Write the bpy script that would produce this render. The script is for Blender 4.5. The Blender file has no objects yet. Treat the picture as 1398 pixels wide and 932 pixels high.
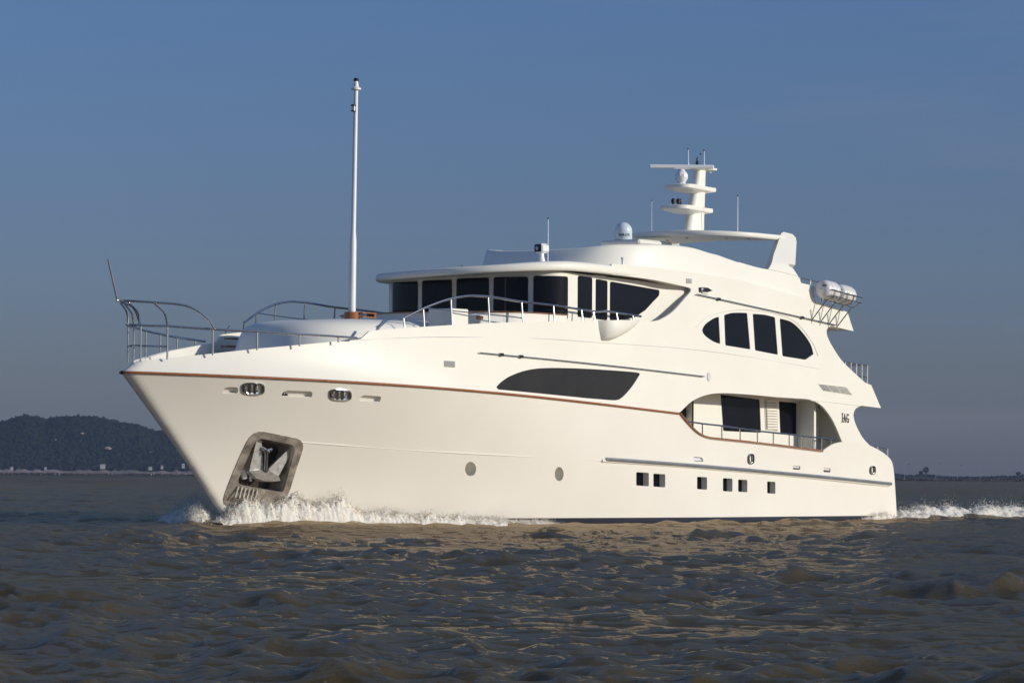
import bpy, math, random
import numpy as np
from mathutils import Vector, Matrix
from mathutils.geometry import delaunay_2d_cdt
rnd = random.Random(7)
SC = bpy.context.scene
COL = SC.collection
# ---------------------------------------------------------------- camera
# World frame: X runs aft from the stem head of the yacht, Y to starboard, Z up, water at Z = 0.
IW, IH, FPX = 1398.0, 932.0, 5000.0
TH = math.radians(52)
RIGHT = np.array([math.cos(TH), -math.sin(TH), 0.0])
FWD0 = np.array([math.sin(TH), math.cos(TH), 0.0])
CAM = np.array([-72.6963, -70.3544, 1.5])
PITCH = math.atan((647.5 - 466) / FPX)
ROLL = 0.0065
FW = np.array([FWD0[0]*math.cos(PITCH), FWD0[1]*math.cos(PITCH), math.sin(PITCH)])
UP = np.array([-FWD0[0]*math.sin(PITCH), -FWD0[1]*math.sin(PITCH), math.cos(PITCH)])
cr, sr = math.cos(ROLL), math.sin(ROLL)
R2 = RIGHT*cr + UP*sr
U2 = -RIGHT*sr + UP*cr
cam_data = bpy.data.cameras.new('camera')
cam = bpy.data.objects.new('camera', cam_data)
COL.objects.link(cam)
M = Matrix(((R2[0], U2[0], -FW[0]), (R2[1], U2[1], -FW[1]), (R2[2], U2[2], -FW[2])))
cam.matrix_world = Matrix.Translation(Vector(CAM)) @ M.to_4x4()
cam_data.sensor_width = 36.0
cam_data.lens = 36.0 * FPX / IW
cam_data.clip_start = 0.5
cam_data.clip_end = 40000
SC.camera = cam
# ---------------------------------------------------------------- world, sun, exposure
SUN_EL = math.radians(17)
SUN_AZ = math.radians(18)                       # aft of abeam on the port side
to_sun = Vector((math.sin(SUN_AZ)*math.cos(SUN_EL), -math.cos(SUN_AZ)*math.cos(SUN_EL), math.sin(SUN_EL)))
world = bpy.data.worlds.new('World'); SC.world = world
world.use_nodes = True
wn = world.node_tree
for n in list(wn.nodes): wn.nodes.remove(n)
wo = wn.nodes.new('ShaderNodeOutputWorld'); wb = wn.nodes.new('ShaderNodeBackground')
sky = wn.nodes.new('ShaderNodeTexSky'); sky.sky_type = 'NISHITA'; sky.sun_disc = False
sky.sun_elevation = SUN_EL
sky.sun_rotation = math.atan2(to_sun.x, to_sun.y)
sky.air_density = 1.0; sky.dust_density = 0.6; sky.ozone_density = 3.0; sky.altitude = 0
# the polarised, hazy low sky of the photograph: the sky model graded by real elevation
tc = wn.nodes.new('ShaderNodeTexCoord'); sx = wn.nodes.new('ShaderNodeSeparateXYZ')
rp = wn.nodes.new('ShaderNodeValToRGB'); mx = wn.nodes.new('ShaderNodeMix'); mx.data_type = 'RGBA'; mx.blend_type = 'MULTIPLY'
mx.inputs[0].default_value = 1.0
wn.links.new(tc.outputs['Generated'], sx.inputs[0]); wn.links.new(sx.outputs['Z'], rp.inputs[0])
SKY_RAMP = [(0.0, (.25, .265, .41, 1)), (0.05, (.285, .325, .515, 1)), (0.14, (.32, .39, .59, 1)), (0.30, (.40, .50, .72, 1)), (0.6, (.62, .70, .85, 1)), (1.0, (.9, .95, 1, 1))]
els = rp.color_ramp.elements
els[0].position, els[0].color = SKY_RAMP[0]; els[1].position, els[1].color = SKY_RAMP[-1]
for p, c in SKY_RAMP[1:-1]:
    e = els.new(p); e.color = c
# very faint streaks of high cloud
nz = wn.nodes.new('ShaderNodeTexNoise'); nz.inputs['Scale'].default_value = 2.2; nz.inputs['Detail'].default_value = 5
mp_ = wn.nodes.new('ShaderNodeMapping'); mp_.inputs['Scale'].default_value = (1, 1, 12)
cr_ = wn.nodes.new('ShaderNodeMapRange'); cr_.inputs[1].default_value = .50; cr_.inputs[2].default_value = .74; cr_.inputs[3].default_value = 0; cr_.inputs[4].default_value = .28
wn.links.new(tc.outputs['Generated'], mp_.inputs[0]); wn.links.new(mp_.outputs[0], nz.inputs['Vector']); wn.links.new(nz.outputs['Fac'], cr_.inputs[0])
mc = wn.nodes.new('ShaderNodeMix'); mc.data_type = 'RGBA'; mc.inputs[7].default_value = (2.7, 2.55, 2.6, 1)
wn.links.new(sky.outputs[0], mx.inputs[6]); wn.links.new(rp.outputs[0], mx.inputs[7])
wn.links.new(cr_.outputs[0], mc.inputs[0]); wn.links.new(mx.outputs[2], mc.inputs[6])
wn.links.new(mc.outputs[2], wb.inputs[0]); wb.inputs[1].default_value = 0.135
wn.links.new(wb.outputs[0], wo.inputs[0])
sd = bpy.data.lights.new('sun', 'SUN'); sd.energy = 3.4; sd.angle = math.radians(0.5); sd.color = (1.0, 0.93, 0.79)
so = bpy.data.objects.new('sun', sd); COL.objects.link(so)
so.rotation_euler = to_sun.to_track_quat('Z', 'Y').to_euler(); so.location = (0, -60, 60)
SC.view_settings.view_transform = 'Standard'; SC.view_settings.look = 'None'
SC.view_settings.gamma = 1; SC.view_settings.exposure = 0.0
SC.view_settings.use_curve_mapping = False

# ---------------------------------------------------------------- helpers
def tag(o, label=None, cat=None, group=None, kind=None):
    if label: o['label'] = label
    if cat: o['category'] = cat
    if group: o['group'] = group
    if kind: o['kind'] = kind
    return o

def empty(name, loc, **k):
    o = bpy.data.objects.new(name, None); COL.objects.link(o); o.location = loc
    o.empty_display_size = .2
    return tag(o, **k)

def link(name, me, mat, parent=None):
    o = bpy.data.objects.new(name, me); COL.objects.link(o)
    if mat is not None: me.materials.append(mat)
    if parent is not None:
        o.parent = parent
        r = parent; off = Vector((0, 0, 0))
        while r is not None: off += r.location; r = r.parent
        me.transform(Matrix.Translation(-off))
    return o

class MB:
    """collects shapes (world coordinates) and links them as ONE mesh object"""
    def __init__(s): s.v = []; s.f = []; s.sm = []
    def add(s, vs, fs, smooth=False):
        b = len(s.v); s.v += [tuple(map(float, p)) for p in vs]
        s.f += [tuple(b+i for i in f) for f in fs]; s.sm += [smooth]*len(fs)
        return s
    def box(s, c, d, yaw=0, pitch=0, bev=0):
        hx, hy, hz = d[0]/2, d[1]/2, d[2]/2
        m = Matrix.Rotation(yaw, 3, 'Z') @ Matrix.Rotation(pitch, 3, 'Y')
        if bev <= 0:
            P = [(x, y, z) for x in (-hx, hx) for y in (-hy, hy) for z in (-hz, hz)]
            F = [(0,1,3,2), (4,6,7,5), (0,4,5,1), (2,3,7,6), (0,2,6,4), (1,5,7,3)]
        else:
            b = min(bev, hx*.9, hy*.9, hz*.9); P = []; F = []
            ring = []
            for k, (ex, ey, ez) in enumerate([(hx-b, hy-b, -hz), (hx, hy, -hz+b), (hx, hy, hz-b), (hx-b, hy-b, hz)]):
                i0 = len(P)
                q = b if ex == hx else 0
                P += [(-ex, -ey+q, ez), (-ex+q, -ey, ez), (ex-q, -ey, ez), (ex, -ey+q, ez), (ex, ey-q, ez), (ex-q, ey, ez), (-ex+q, ey, ez), (-ex, ey-q, ez)]
                ring.append(i0)
            for k in range(3):
                a, c2 = ring[k], ring[k+1]
                for j in range(8):
                    F.append((a+j, a+(j+1) % 8, c2+(j+1) % 8, c2+j))
            F.append(tuple(ring[3]+j for j in range(8))); F.append(tuple(ring[0]+7-j for j in range(8)))
        s.add([tuple(Vector(c)+m@Vector(p)) for p in P], F); return s
    def tube(s, pts, r, n=8, caps=True, closed=False):
        pts = [Vector(p) for p in pts]; N = len(pts)
        rr = r if isinstance(r, (list, tuple)) else [r]*N
        T = []
        for i in range(N):
            a = pts[i-1] if (i > 0 or closed) else pts[i]; b = pts[(i+1) % N] if (i < N-1 or closed) else pts[i]
            T.append((b-a).normalized())
        up = Vector((0, 0, 1)) if abs(T[0].z) < .9 else Vector((1, 0, 0))
        u = T[0].cross(up).normalized(); V = []
        for i in range(N):
            if i: u = (u - T[i]*u.dot(T[i])).normalized()
            w = T[i].cross(u)
            for j in range(n):
                a = 2*math.pi*j/n; V.append(pts[i] + (u*math.cos(a)+w*math.sin(a))*rr[i])
        F = []
        for i in range(N if closed else N-1):
            i2 = (i+1) % N
            for j in range(n): F.append((i*n+j, i*n+(j+1) % n, i2*n+(j+1) % n, i2*n+j))
        s.add(V, F, True)
        if caps and not closed:
            s.add(V[:n], [tuple(range(n))[::-1]]); s.add(V[-n:], [tuple(range(n))])
        return s
    def lathe(s, c, prof, n=24, axis='Z', caps=True):
        V = []; F = []
        for (r, z) in prof:
            for j in range(n):
                a = 2*math.pi*j/n; p = (r*math.cos(a), r*math.sin(a), z)
                if axis == 'X': p = (p[2], p[0], p[1])
                if axis == 'Y': p = (p[0], p[2], p[1])
                V.append((c[0]+p[0], c[1]+p[1], c[2]+p[2]))
        for i in range(len(prof)-1):
            for j in range(n): F.append((i*n+j, i*n+(j+1) % n, (i+1)*n+(j+1) % n, (i+1)*n+j))
        s.add(V, F, True)
        if caps:
            s.add(V[:n], [tuple(range(n))[::-1]]); s.add(V[-n:], [tuple(range(n))])
        return s
    def prism(s, pts, vec, smooth=False):
        n = len(pts); A = [Vector(p) for p in pts]; Bv = [p+Vector(vec) for p in A]
        s.add(A+Bv, [tuple(range(n))[::-1], tuple(range(n, 2*n))])
        s.add(A+Bv, [(i, (i+1) % n, n+(i+1) % n, n+i) for i in range(n)], smooth)
        return s
    def build(s, name, mat, parent=None, recalc=True, angle=35):
        me = bpy.data.meshes.new(name); me.from_pydata(s.v, [], s.f)
        if recalc:
            import bmesh
            bm = bmesh.new(); bm.from_mesh(me); bmesh.ops.remove_doubles(bm, verts=bm.verts, dist=1e-5)
            bmesh.ops.recalc_face_normals(bm, faces=bm.faces); bm.to_mesh(me); bm.free()
            me.shade_smooth(); me.set_sharp_from_angle(angle=math.radians(angle))
        return link(name, me, mat, parent)

def crom(pts, k=6):
    P = [Vector(p) for p in pts]; out = []
    for i in range(len(P)-1):
        p0 = P[max(i-1, 0)]; p1 = P[i]; p2 = P[i+1]; p3 = P[min(i+2, len(P)-1)]
        for j in range(k):
            t = j/k
            out.append(.5*((2*p1)+(-p0+p2)*t+(2*p0-5*p1+4*p2-p3)*t*t+(-p0+3*p1-3*p2+p3)*t**3))
    out.append(P[-1]); return out

def crom2(pts, k=5): return [(q.x, q.y) for q in crom([(a, b, 0) for a, b in pts], k)]

def roundpoly(pts, r, k=4):
    out = []; n = len(pts)
    for i in range(n):
        p = Vector(pts[i]); a = Vector(pts[i-1]); b = Vector(pts[(i+1) % n])
        da = a-p; db = b-p; q = min(r, da.length*.45, db.length*.45)
        s = p+da.normalized()*q; e = p+db.normalized()*q
        for j in range(k+1):
            t = j/k; w = s*(1-t)**2+p*2*t*(1-t)+e*t*t; out.append((w.x, w.y))
    return out

def inpoly(x, y, poly):
    x = np.asarray(x); y = np.asarray(y); c = np.zeros(x.shape, bool)
    P = np.array(poly); Q = np.roll(P, -1, 0)
    for (x0, y0), (x1, y1) in zip(P, Q):
        if y0 == y1: continue
        m = ((y0 > y) != (y1 > y)) & (x < (x1-x0)*(y-y0)/(y1-y0)+x0); c ^= m
    return c

def resample(poly, step):
    out = []; n = len(poly)
    for i in range(n):
        a = np.array(poly[i], float); b = np.array(poly[(i+1) % n], float)
        L = np.linalg.norm(b-a); k = max(1, int(math.ceil(L/step)))
        for j in range(k): out.append(tuple(a+(b-a)*j/k))
    res = []
    for p in out:
        if not res or abs(p[0]-res[-1][0])+abs(p[1]-res[-1][1]) > 2e-3: res.append(p)
    if len(res) > 2 and abs(res[0][0]-res[-1][0])+abs(res[0][1]-res[-1][1]) <= 2e-3: res.pop()
    return res

def shell(name, outline, holes, mp, thick, mat, parent, step=.3, extra=(), mirror=False, rim=True, back=True):
    """a curved sheet with real thickness cut to an outline with openings; mp(u, v) is the surface"""
    polys = [resample(outline, step)] + [resample(h, min(step, .12)) for h in holes]
    vs = []; es = []
    for P in polys:
        b = len(vs); vs += P; es += [(b+i, b+(i+1) % len(P)) for i in range(len(P))]
    A = np.array(outline); u0, v0 = A.min(0); u1, v1 = A.max(0)
    gu, gv = np.meshgrid(np.arange(u0+step/2, u1, step), np.arange(v0+step/2, v1, step)); g = np.c_[gu.ravel(), gv.ravel()]
    if len(extra): g = np.r_[g, np.array(extra)]
    m = inpoly(g[:, 0], g[:, 1], polys[0])
    for h in polys[1:]: m &= ~inpoly(g[:, 0], g[:, 1], h)
    g = g[m]
    E0 = np.array(vs)
    if len(g):
        keep = np.ones(len(g), bool)
        for i in range(0, len(g), 500):
            dd = ((g[i:i+500, None, :]-E0[None])**2).sum(2).min(1); keep[i:i+500] = dd > (min(step, .12)*.3)**2
        g = g[keep]
    allv = [Vector(p) for p in vs] + [Vector((float(p[0]), float(p[1]))) for p in g]
    cv, ce, cf, _, _, _ = delaunay_2d_cdt(allv, es, [], 0, 1e-5)
    cv = [(p.x, p.y) for p in cv]
    tri = np.array([tuple(f) for f in cf]); C = np.array(cv)[tri].mean(1)
    m = inpoly(C[:, 0], C[:, 1], polys[0])
    for h in polys[1:]: m &= ~inpoly(C[:, 0], C[:, 1], h)
    tri = tri[m]
    cva = np.array(cv); A_, B_, C_ = cva[tri[:, 0]], cva[tri[:, 1]], cva[tri[:, 2]]
    ar = np.abs((B_[:, 0]-A_[:, 0])*(C_[:, 1]-A_[:, 1])-(B_[:, 1]-A_[:, 1])*(C_[:, 0]-A_[:, 0]))
    le = np.maximum(np.maximum(np.linalg.norm(B_-A_, axis=1), np.linalg.norm(C_-B_, axis=1)), np.linalg.norm(A_-C_, axis=1))
    tri = tri[ar/np.maximum(le, 1e-9) > .0025]          # no slivers
    e = 2e-3; P3 = []; N3 = []
    for (u, v) in cv:
        p = Vector(mp(u, v)); du = Vector(mp(u+e, v))-Vector(mp(u-e, v)); dv = Vector(mp(u, v+e))-Vector(mp(u, v-e))
        n = du.cross(dv); n = n.normalized() if n.length > 1e-12 else Vector((0, -1, 0))
        if mirror: p = Vector((p.x, -p.y, p.z)); n = Vector((n.x, -n.y, n.z))
        P3.append(p); N3.append(n)
    nv = len(P3)
    Vv = P3 + ([p-n*thick for p, n in zip(P3, N3)] if back else [])
    F = []; LN = []; cnt = {}
    for (a, b, c) in tri.tolist():
        fn = (P3[b]-P3[a]).cross(P3[c]-P3[a])
        if fn.dot(N3[a]+N3[b]+N3[c]) < 0: b, c = c, b
        F.append((a, b, c)); LN += [N3[a], N3[b], N3[c]]
        for p, q in ((a, b), (b, c), (c, a)): cnt[(p, q)] = 1
    if back:
        for (a, b, c) in list(F):
            F.append((nv+a, nv+c, nv+b)); LN += [-N3[a], -N3[c], -N3[b]]
        for (p, q) in list(cnt):
            if (q, p) not in cnt:
                f = (q, p, nv+p, nv+q); fn = (Vv[p]-Vv[q]).cross(Vv[nv+p]-Vv[q])
                fn = fn.normalized() if fn.length > 1e-12 else N3[p]
                F.append(f); LN += [fn]*4
    me = bpy.data.meshes.new(name); me.from_pydata([tuple(p) for p in Vv], [], F)
    me.shade_smooth()
    me.normals_split_custom_set([tuple(n) for n in LN])
    return link(name, me, mat, parent)

def smooth(a, b, x):
    t = min(1, max(0, (x-a)/(b-a))); return t*t*(3-2*t)

# ---------------------------------------------------------------- materials
def newmat(name):
    m = bpy.data.materials.new(name); m.use_nodes = True
    nt = m.node_tree; b = nt.nodes['Principled BSDF']; return m, nt, b

def noise(nt, scale, detail=4, rough=.6, vec=None, stretch=None):
    n = nt.nodes.new('ShaderNodeTexNoise'); n.inputs['Scale'].default_value = scale; n.inputs['Detail'].default_value = detail; n.inputs['Roughness'].default_value = rough
    t = nt.nodes.new('ShaderNodeTexCoord'); src = t.outputs['Object']
    if stretch:
        mm = nt.nodes.new('ShaderNodeMapping'); mm.inputs['Scale'].default_value = stretch; nt.links.new(src, mm.inputs[0]); src = mm.outputs[0]
    nt.links.new(src, n.inputs['Vector']); return n

def mix2(nt, fac, c1, c2, lo=.35, hi=.65):
    r = nt.nodes.new('ShaderNodeValToRGB'); r.color_ramp.elements[0].position = lo; r.color_ramp.elements[1].position = hi
    r.color_ramp.elements[0].color = (*c1, 1); r.color_ramp.elements[1].color = (*c2, 1)
    nt.links.new(fac, r.inputs[0]); return r.outputs[0]

def simple(name, c1, c2=None, rough=.4, metal=0, scale=3, detail=4, spec=.5, coat=0, bump=0, bscale=20, stretch=None, rough2=None):
    m, nt, b = newmat(name)
    n = noise(nt, scale, detail, stretch=stretch)
    nt.links.new(mix2(nt, n.outputs['Fac'], c1, c2 or tuple(x*.93 for x in c1)), b.inputs['Base Color'])
    b.inputs['Roughness'].default_value = rough; b.inputs['Metallic'].default_value = metal
    b.inputs['Specular IOR Level'].default_value = spec
    if coat: b.inputs['Coat Weight'].default_value = coat; b.inputs['Coat Roughness'].default_value = .06
    if rough2 is not None:
        mr = nt.nodes.new('ShaderNodeMapRange'); mr.inputs[3].default_value = rough; mr.inputs[4].default_value = rough2
        nt.links.new(n.outputs['Fac'], mr.inputs[0]); nt.links.new(mr.outputs[0], b.inputs['Roughness'])
    if bump:
        n2 = noise(nt, bscale, 4); bp = nt.nodes.new('ShaderNodeBump'); bp.inputs['Strength'].default_value = 1; bp.inputs['Distance'].default_value = bump
        nt.links.new(n2.outputs['Fac'], bp.inputs['Height']); nt.links.new(bp.outputs[0], b.inputs['Normal'])
    return m

gel = simple('white_gelcoat', (.84, .815, .735), (.81, .785, .705), rough=.36, rough2=.48, spec=.3, scale=.5, bump=.0006, bscale=1.6)
gel_hull = simple('cream_hull_paint', (.84, .81, .735), (.81, .775, .70), rough=.25, rough2=.36, spec=.35, scale=.35, bump=.0008, bscale=1.1)
gel_grey = simple('pale_deck_paint', (.66, .66, .65), (.62, .62, .61), rough=.5)
teak = simple('varnished_teak', (.24, .08, .028), (.36, .14, .05), rough=.22, scale=5, stretch=(1, 8, 8), coat=.4)
steel = simple('polished_steel', (.56, .55, .54), (.46, .45, .44), rough=.24, metal=1, scale=9)
steel_mottled = simple('mottled_steel', (.26, .23, .19), (.62, .57, .50), rough=.25, rough2=.5, metal=.6, scale=3, detail=8, bump=.004, bscale=14)  # uneven dark and pale mottling over polished steel
steel_anchor = simple('galvanised_anchor_steel', (.44, .43, .40), (.68, .68, .66), rough=.3, metal=.4, scale=6, detail=7, bump=.003, bscale=20)
alu = simple('grey_alloy', (.30, .31, .33), (.36, .37, .39), rough=.32, metal=.6)
glass = simple('dark_tinted_glass', (.004, .005, .009), (.007, .008, .012), rough=.05, spec=.22, scale=.6)
glass_grey = simple('smoked_window_film', (.030, .029, .029), (.036, .035, .034), rough=.15, spec=.2, scale=1.2)
black = simple('black_plastic', (.012, .012, .013), rough=.35)
antifoul = simple('navy_antifouling', (.012, .016, .035), (.02, .024, .04), rough=.45)
white = simple('white_enamel', (.80, .80, .80), (.77, .77, .77), rough=.3)
bluewhite = simple('pale_blue_dome_plastic', (.62, .70, .78), rough=.35)
shade_in = simple('locker_shade_paint', (.035, .03, .025), (.06, .05, .04), rough=.7)  # shade inside the anchor locker, put into a near-black colour
tan_in = simple('painted_shade_tan', (.42, .38, .31), rough=.6)  # tan darkened to carry the shade inside ports and behind louvres
slotm = simple('painted_slot_shadow', (.33, .33, .32), rough=.6)  # grey that paints the thin shadow lines of vents and louvres
mark = simple('dark_lettering', (.05, .05, .06), rough=.4)
glassfibre = simple('scuffed_glassfibre_canister', (.74, .74, .73), (.62, .62, .62), rough=.3, scale=4)

# ---------------------------------------------------------------- the yacht's surfaces
def interp(x, T):
    if x <= T[0][0]:
        (a, b), (c, d) = T[0], T[1]; return b+(d-b)*(x-a)/(c-a)
    for (a, b), (c, d) in zip(T, T[1:]):
        if x <= c: return b+(d-b)*(x-a)/(c-a)
    (a, b), (c, d) = T[-2], T[-1]; return b+(d-b)*(x-a)/(c-a)
def Zr(X):
    X = max(0, X); t = X/21.0
    return 4.24 - .80*t + .10*math.sin(math.pi*min(t, 1))
STEM = [(-1, 5.1), (0, 4.36), (.71, 3.66), (1.6, 2.77), (2.49, 1.86), (3.4, .90), (4.24, 0.0)]
def Xs(Z): return interp(min(Z, 4.24), STEM)
def arc(t, r, w):
    s = min(1, max(0, t/w)); return r*math.sqrt(max(0, 1-(1-s)**2))
def Fr(t): return 0 if t <= 0 else 3.71*(1-(1-min(t/14.5, 1))**2.6)+arc(t, .14, .22)
def Fw(t): return 0 if t <= 0 else 3.58*(1-(1-min(t/19., 1))**1.7)+arc(t, .10, .2)
def bul(d): return .95*(1-math.exp(-2.0*d))
def B(X, Z):
    zr = Zr(X); aft = 1-.035*smooth(24, 34, X)
    if Z <= zr:
        t = X-Xs(Z); g = max(0, min(1, Z/zr))**1.15
        b = Fr(t)*g+Fw(t)*(1-g)
        if Z < 0: b *= 1+Z*.2
        return b*aft
    d = Z-zr; t = X-Xs(zr)-bul(d)*smooth(16, 6, X)
    return max(0, Fr(t)-.02*d)*aft
def port(X, Z): return (X, -B(X, Z), Z)
def port_lo(X, Z):
    zr = Zr(X)
    if Z > zr and X < 22: return (X, -(B(X, zr-1e-5)+(B(X, zr-1e-5)-B(X, zr-.01))*(Z-zr)/.01), Z)
    return port(X, Z)
def port_up(X, Z):
    zr = Zr(X)
    if Z < zr and X < 22: return (X, -(B(X, zr+1e-5)-(B(X, zr+.01)-B(X, zr+1e-5))*(zr-Z)/.01), Z)
    return port(X, Z)
def port_off(o): return lambda X, Z: (X, -B(X, Z)+o, Z)

def ray(px, py):
    d = FW*FPX + R2*(px-IW/2) + U2*(IH/2-py); return d
def on_y(px, py, y):
    d = ray(px, py); t = (y-CAM[1])/d[1]; return CAM+d*t
def on_x(px, py, x):
    d = ray(px, py); t = (x-CAM[0])/d[0]; return CAM+d*t
def on_z(px, py, z):
    d = ray(px, py); t = (z-CAM[2])/d[2]; return CAM+d*t
def S(px, py, off=0):
    """(X, Z) of a measured point on the port side surface"""
    lo, hi = -6.0, 0.0
    for _ in range(40):
        y = (lo+hi)/2; p = on_y(px, py, y)
        if -B(p[0], p[2])+off > y: lo = y
        else: hi = y
    p = on_y(px, py, (lo+hi)/2); return (float(p[0]), float(p[2]))
def SL(L, off=0): return [S(a, b, off) for a, b in L]
def S3(px, py, off=0):
    x, z = S(px, py, off); return (x, -B(x, z)+off, z)

YAC = empty('motor_yacht', (17, 0, 0), label='white three-deck motor yacht ploughing left through the muddy water', cat='yacht')

# ---- hull
rail_pts = [(x, Zr(x)) for x in np.linspace(0.0, 20.9, 60)]
X925 = S(927, 564.3)[0]
cutbot = crom2(SL([(927, 564.3), (936.5, 576), (950.7, 590.2), (964.8, 597.3), (985, 600.2), (1014.4, 603.2), (1050, 607.2), (1085, 611.5), (1121.8, 616.2)]), 4)
cutarc = crom2(SL([(1121.8, 616.2), (1132.4, 608.6), (1140, 605), (1150, 603), (1165, 603.2), (1177, 605), (1187, 607.5)]), 4)
sternp = crom2(SL([(1187, 607.5), (1199, 613.5), (1210, 621), (1217.8, 630.4), (1220.9, 649), (1223, 680), (1224.4, 703.5)]), 4)
hull_top = [p for p in rail_pts if p[0] < X925-.05] + cutbot + cutarc[1:] + sternp[1:]
hull_out = hull_top + [(34.0, -.9), (5.03, -.9)] + [(interp(z, STEM), z) for z in np.linspace(-.8, 4.1, 36)]
hull_out = [(x, min(z, 99)) for x, z in hull_out]
def ell(cx, cy, rx, ry, n=20): return [S(cx+rx*math.cos(2*math.pi*i/n), cy+ry*math.sin(2*math.pi*i/n)) for i in range(n)]
def quad(x0, y0, x1, y1, sl=.06, r=.05):
    return roundpoly(SL([(x0, y0), (x1, y0+(x1-x0)*sl), (x1, y1+(x1-x0)*sl), (x0, y1)]), r)
portlights = [quad(868.6, 644, 885.8, 662.5), quad(892, 646, 908.2, 664), quad(951.7, 650.3, 965.3, 667.3), quad(987, 652.2, 1000, 670), quad(1007.8, 654, 1020.3, 670.8), quad(1047.4, 656.7, 1058.6, 673)]
portholes = [ell(642.5, 640, 7.6, 10), ell(763.4, 646.8, 6.1, 9.8)]
free_ports = [roundpoly(SL([(947, 623), (959, 624.4), (960.5, 630), (947, 629)]), .06), roundpoly(SL([(1082.4, 635.2), (1092.6, 636), (1092.6, 641), (1082.4, 640.4)]), .04), roundpoly(SL([(1124.3, 638.2), (1133.8, 639), (1133.8, 644.6), (1124.3, 644)]), .04)]
bow_slots = [roundpoly(SL([(306, 530), (312, 528), (325.5, 528.4), (324.5, 537.5), (303, 536.8)]), .10),
             roundpoly(SL([(386, 535), (392, 532.8), (427, 534.2), (426, 542.8), (384, 541)]), .10),
             roundpoly(SL([(493, 541), (497, 539.2), (521, 541), (518.5, 549), (490, 547.5)]), .10)]
pocket_in = roundpoly(SL([(350.6, 597), (404.5, 608.2), (387.4, 668.6), (384, 672), (322, 661)]), .22)
pocket_out = roundpoly(SL([(344.5, 586.3), (417.8, 601), (391, 684), (298, 692)]), .36)
holes = portlights + portholes + free_ports + bow_slots + [pocket_in]
extra = [(Xs(z)+s, z) for z in np.linspace(-.85, 4.15, 50) for s in (.006, .02, .045, .08, .13, .2, .3)]
hull = shell('hull', hull_out, holes, port_lo, .05, gel_hull, YAC, step=.28, extra=extra)
shell('hull', hull_out, [], port_lo, .05, gel_hull, YAC, step=.45, extra=extra, mirror=True)
# transom closing both sides
tp = [port(x-.01, z) for x, z in sternp] + [(33.98, -3.5, -.9)]
mb = MB()
V = [p for p in tp] + [(p[0], -p[1], p[2]) for p in tp]; n = len(tp)
mb.add(V, [(i, i+1, n+i+1, n+i) for i in range(n-1)]); mb.build('transom', gel_hull, YAC)
# antifouling band, proud of the hull
band = [(x, .14-.045*smooth(14, 30, x)*0) for x in np.linspace(6, 33.9, 40)]
shell('boot_stripe', [(5.0, -.85)]+[(6, .12)]+[(x, .19) for x in np.linspace(8, 33.85, 30)]+[(33.85, -.85)], [], port_off(-.022), .02, antifoul, YAC, step=.28)
shell('boot_stripe', [(5.0, -.85)]+[(6, .12)]+[(x, .19) for x in np.linspace(8, 33.85, 30)]+[(33.85, -.85)], [], port_off(-.022), .02, antifoul, YAC, step=.28, mirror=True)

def recess(name, outline, depth, wallmat, backmat, parent, mp=port, inset=0, backname='pane', dirv=(0, 1, 0)):
    d = Vector(dirv)*depth; P = [Vector(mp(u, v)) for u, v in outline]; Q = [p+d for p in P]; n = len(P)
    m = MB(); m.add(P+Q, [(i, (i+1) % n, n+(i+1) % n, n+i) for i in range(n)], True)
    o = m.build(name, wallmat, parent)
    m = MB(); m.add(Q, [tuple(range(n))]); m.build(backname, backmat, o)
    return o
for w in portlights: recess('portlight', w, .22, gel, glass, YAC)
for w in portholes: recess('porthole', w, .42, gel, gel_grey, YAC)
for w in free_ports: recess('freeing_port', w, .20, gel, tan_in, YAC, backname='back_plate')
for w in bow_slots: recess('mooring_slot', w, .15, gel, gel_hull, YAC, backname='back_plate')
# rope and chain in the middle slot
mb = MB(); a = Vector(S3(389, 537.5)); a.y += .14
for k in range(5):
    c = a+Vector((k*.17, -.0, -.02*k)); mb.lathe(c, [(.02, -.07), (.07, -.04), (.08, .02), (.05, .07), (.01, .09)], 8, axis='X')
mb.build('mooring_chain', black, YAC)
# oval stainless fairleads
def fairlead(cx, cy, w, h_, tilt=0):
    n = 28; out = []; inn = []
    for i in range(n):
        a = 2*math.pi*i/n; c, s = math.cos(a), math.sin(a)
        k = 3.0; sx_ = abs(c)**(2/k)*(1 if c > 0 else -1); sy_ = abs(s)**(2/k)*(1 if s > 0 else -1)
        out.append((cx+w/2*sx_, cy+h_/2*sy_+w/2*sx_*tilt)); inn.append((cx+w*.36*sx_, cy+h_*.31*sy_+w*.36*sx_*tilt))
    f = MB(); rings = []
    for src, of in ((out, 0.0), (out, -.05), ([((a+c)/2, (b+d)/2) for (a, b), (c, d) in zip(out, inn)], -.075), (inn, -.04), (inn, .06)):
        rings.append([S3(a, b, of) for a, b in src])
    V = sum(rings, []); F = [(k*n+i, k*n+(i+1) % n, (k+1)*n+(i+1) % n, (k+1)*n+i) for k in range(4) for i in range(n)]
    f.add(V, F, True); o = f.build('fairlead', steel, YAC, angle=60)
    b = MB(); b.add([S3(a, c, .02) for a, c in inn], [tuple(range(n))]); b.build('throat', black, o)
    g = MB()
    if w > h_:
        for k in (-.18, .06): g.tube([S3(cx+w*k, cy-h_*.28, -.02), S3(cx+w*k, cy+h_*.3, -.02)], .055, 8)
        g.box(S3(cx+w*.2, cy, .0), (.10, .06, .16), pitch=.7)
    else:
        g.tube([S3(cx, cy-h_*.3, -.01), S3(cx, cy+h_*.3, -.01)], .04, 8)
    g.build('roller', steel, o)
fairlead(346.3, 530.6, 31, 17.5, .04); fairlead(465.4, 539, 30, 17, .06)
fairlead(1026.5, 626, 7.8, 14.5, 0); fairlead(1192.6, 641.3, 7, 12, 0)
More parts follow.
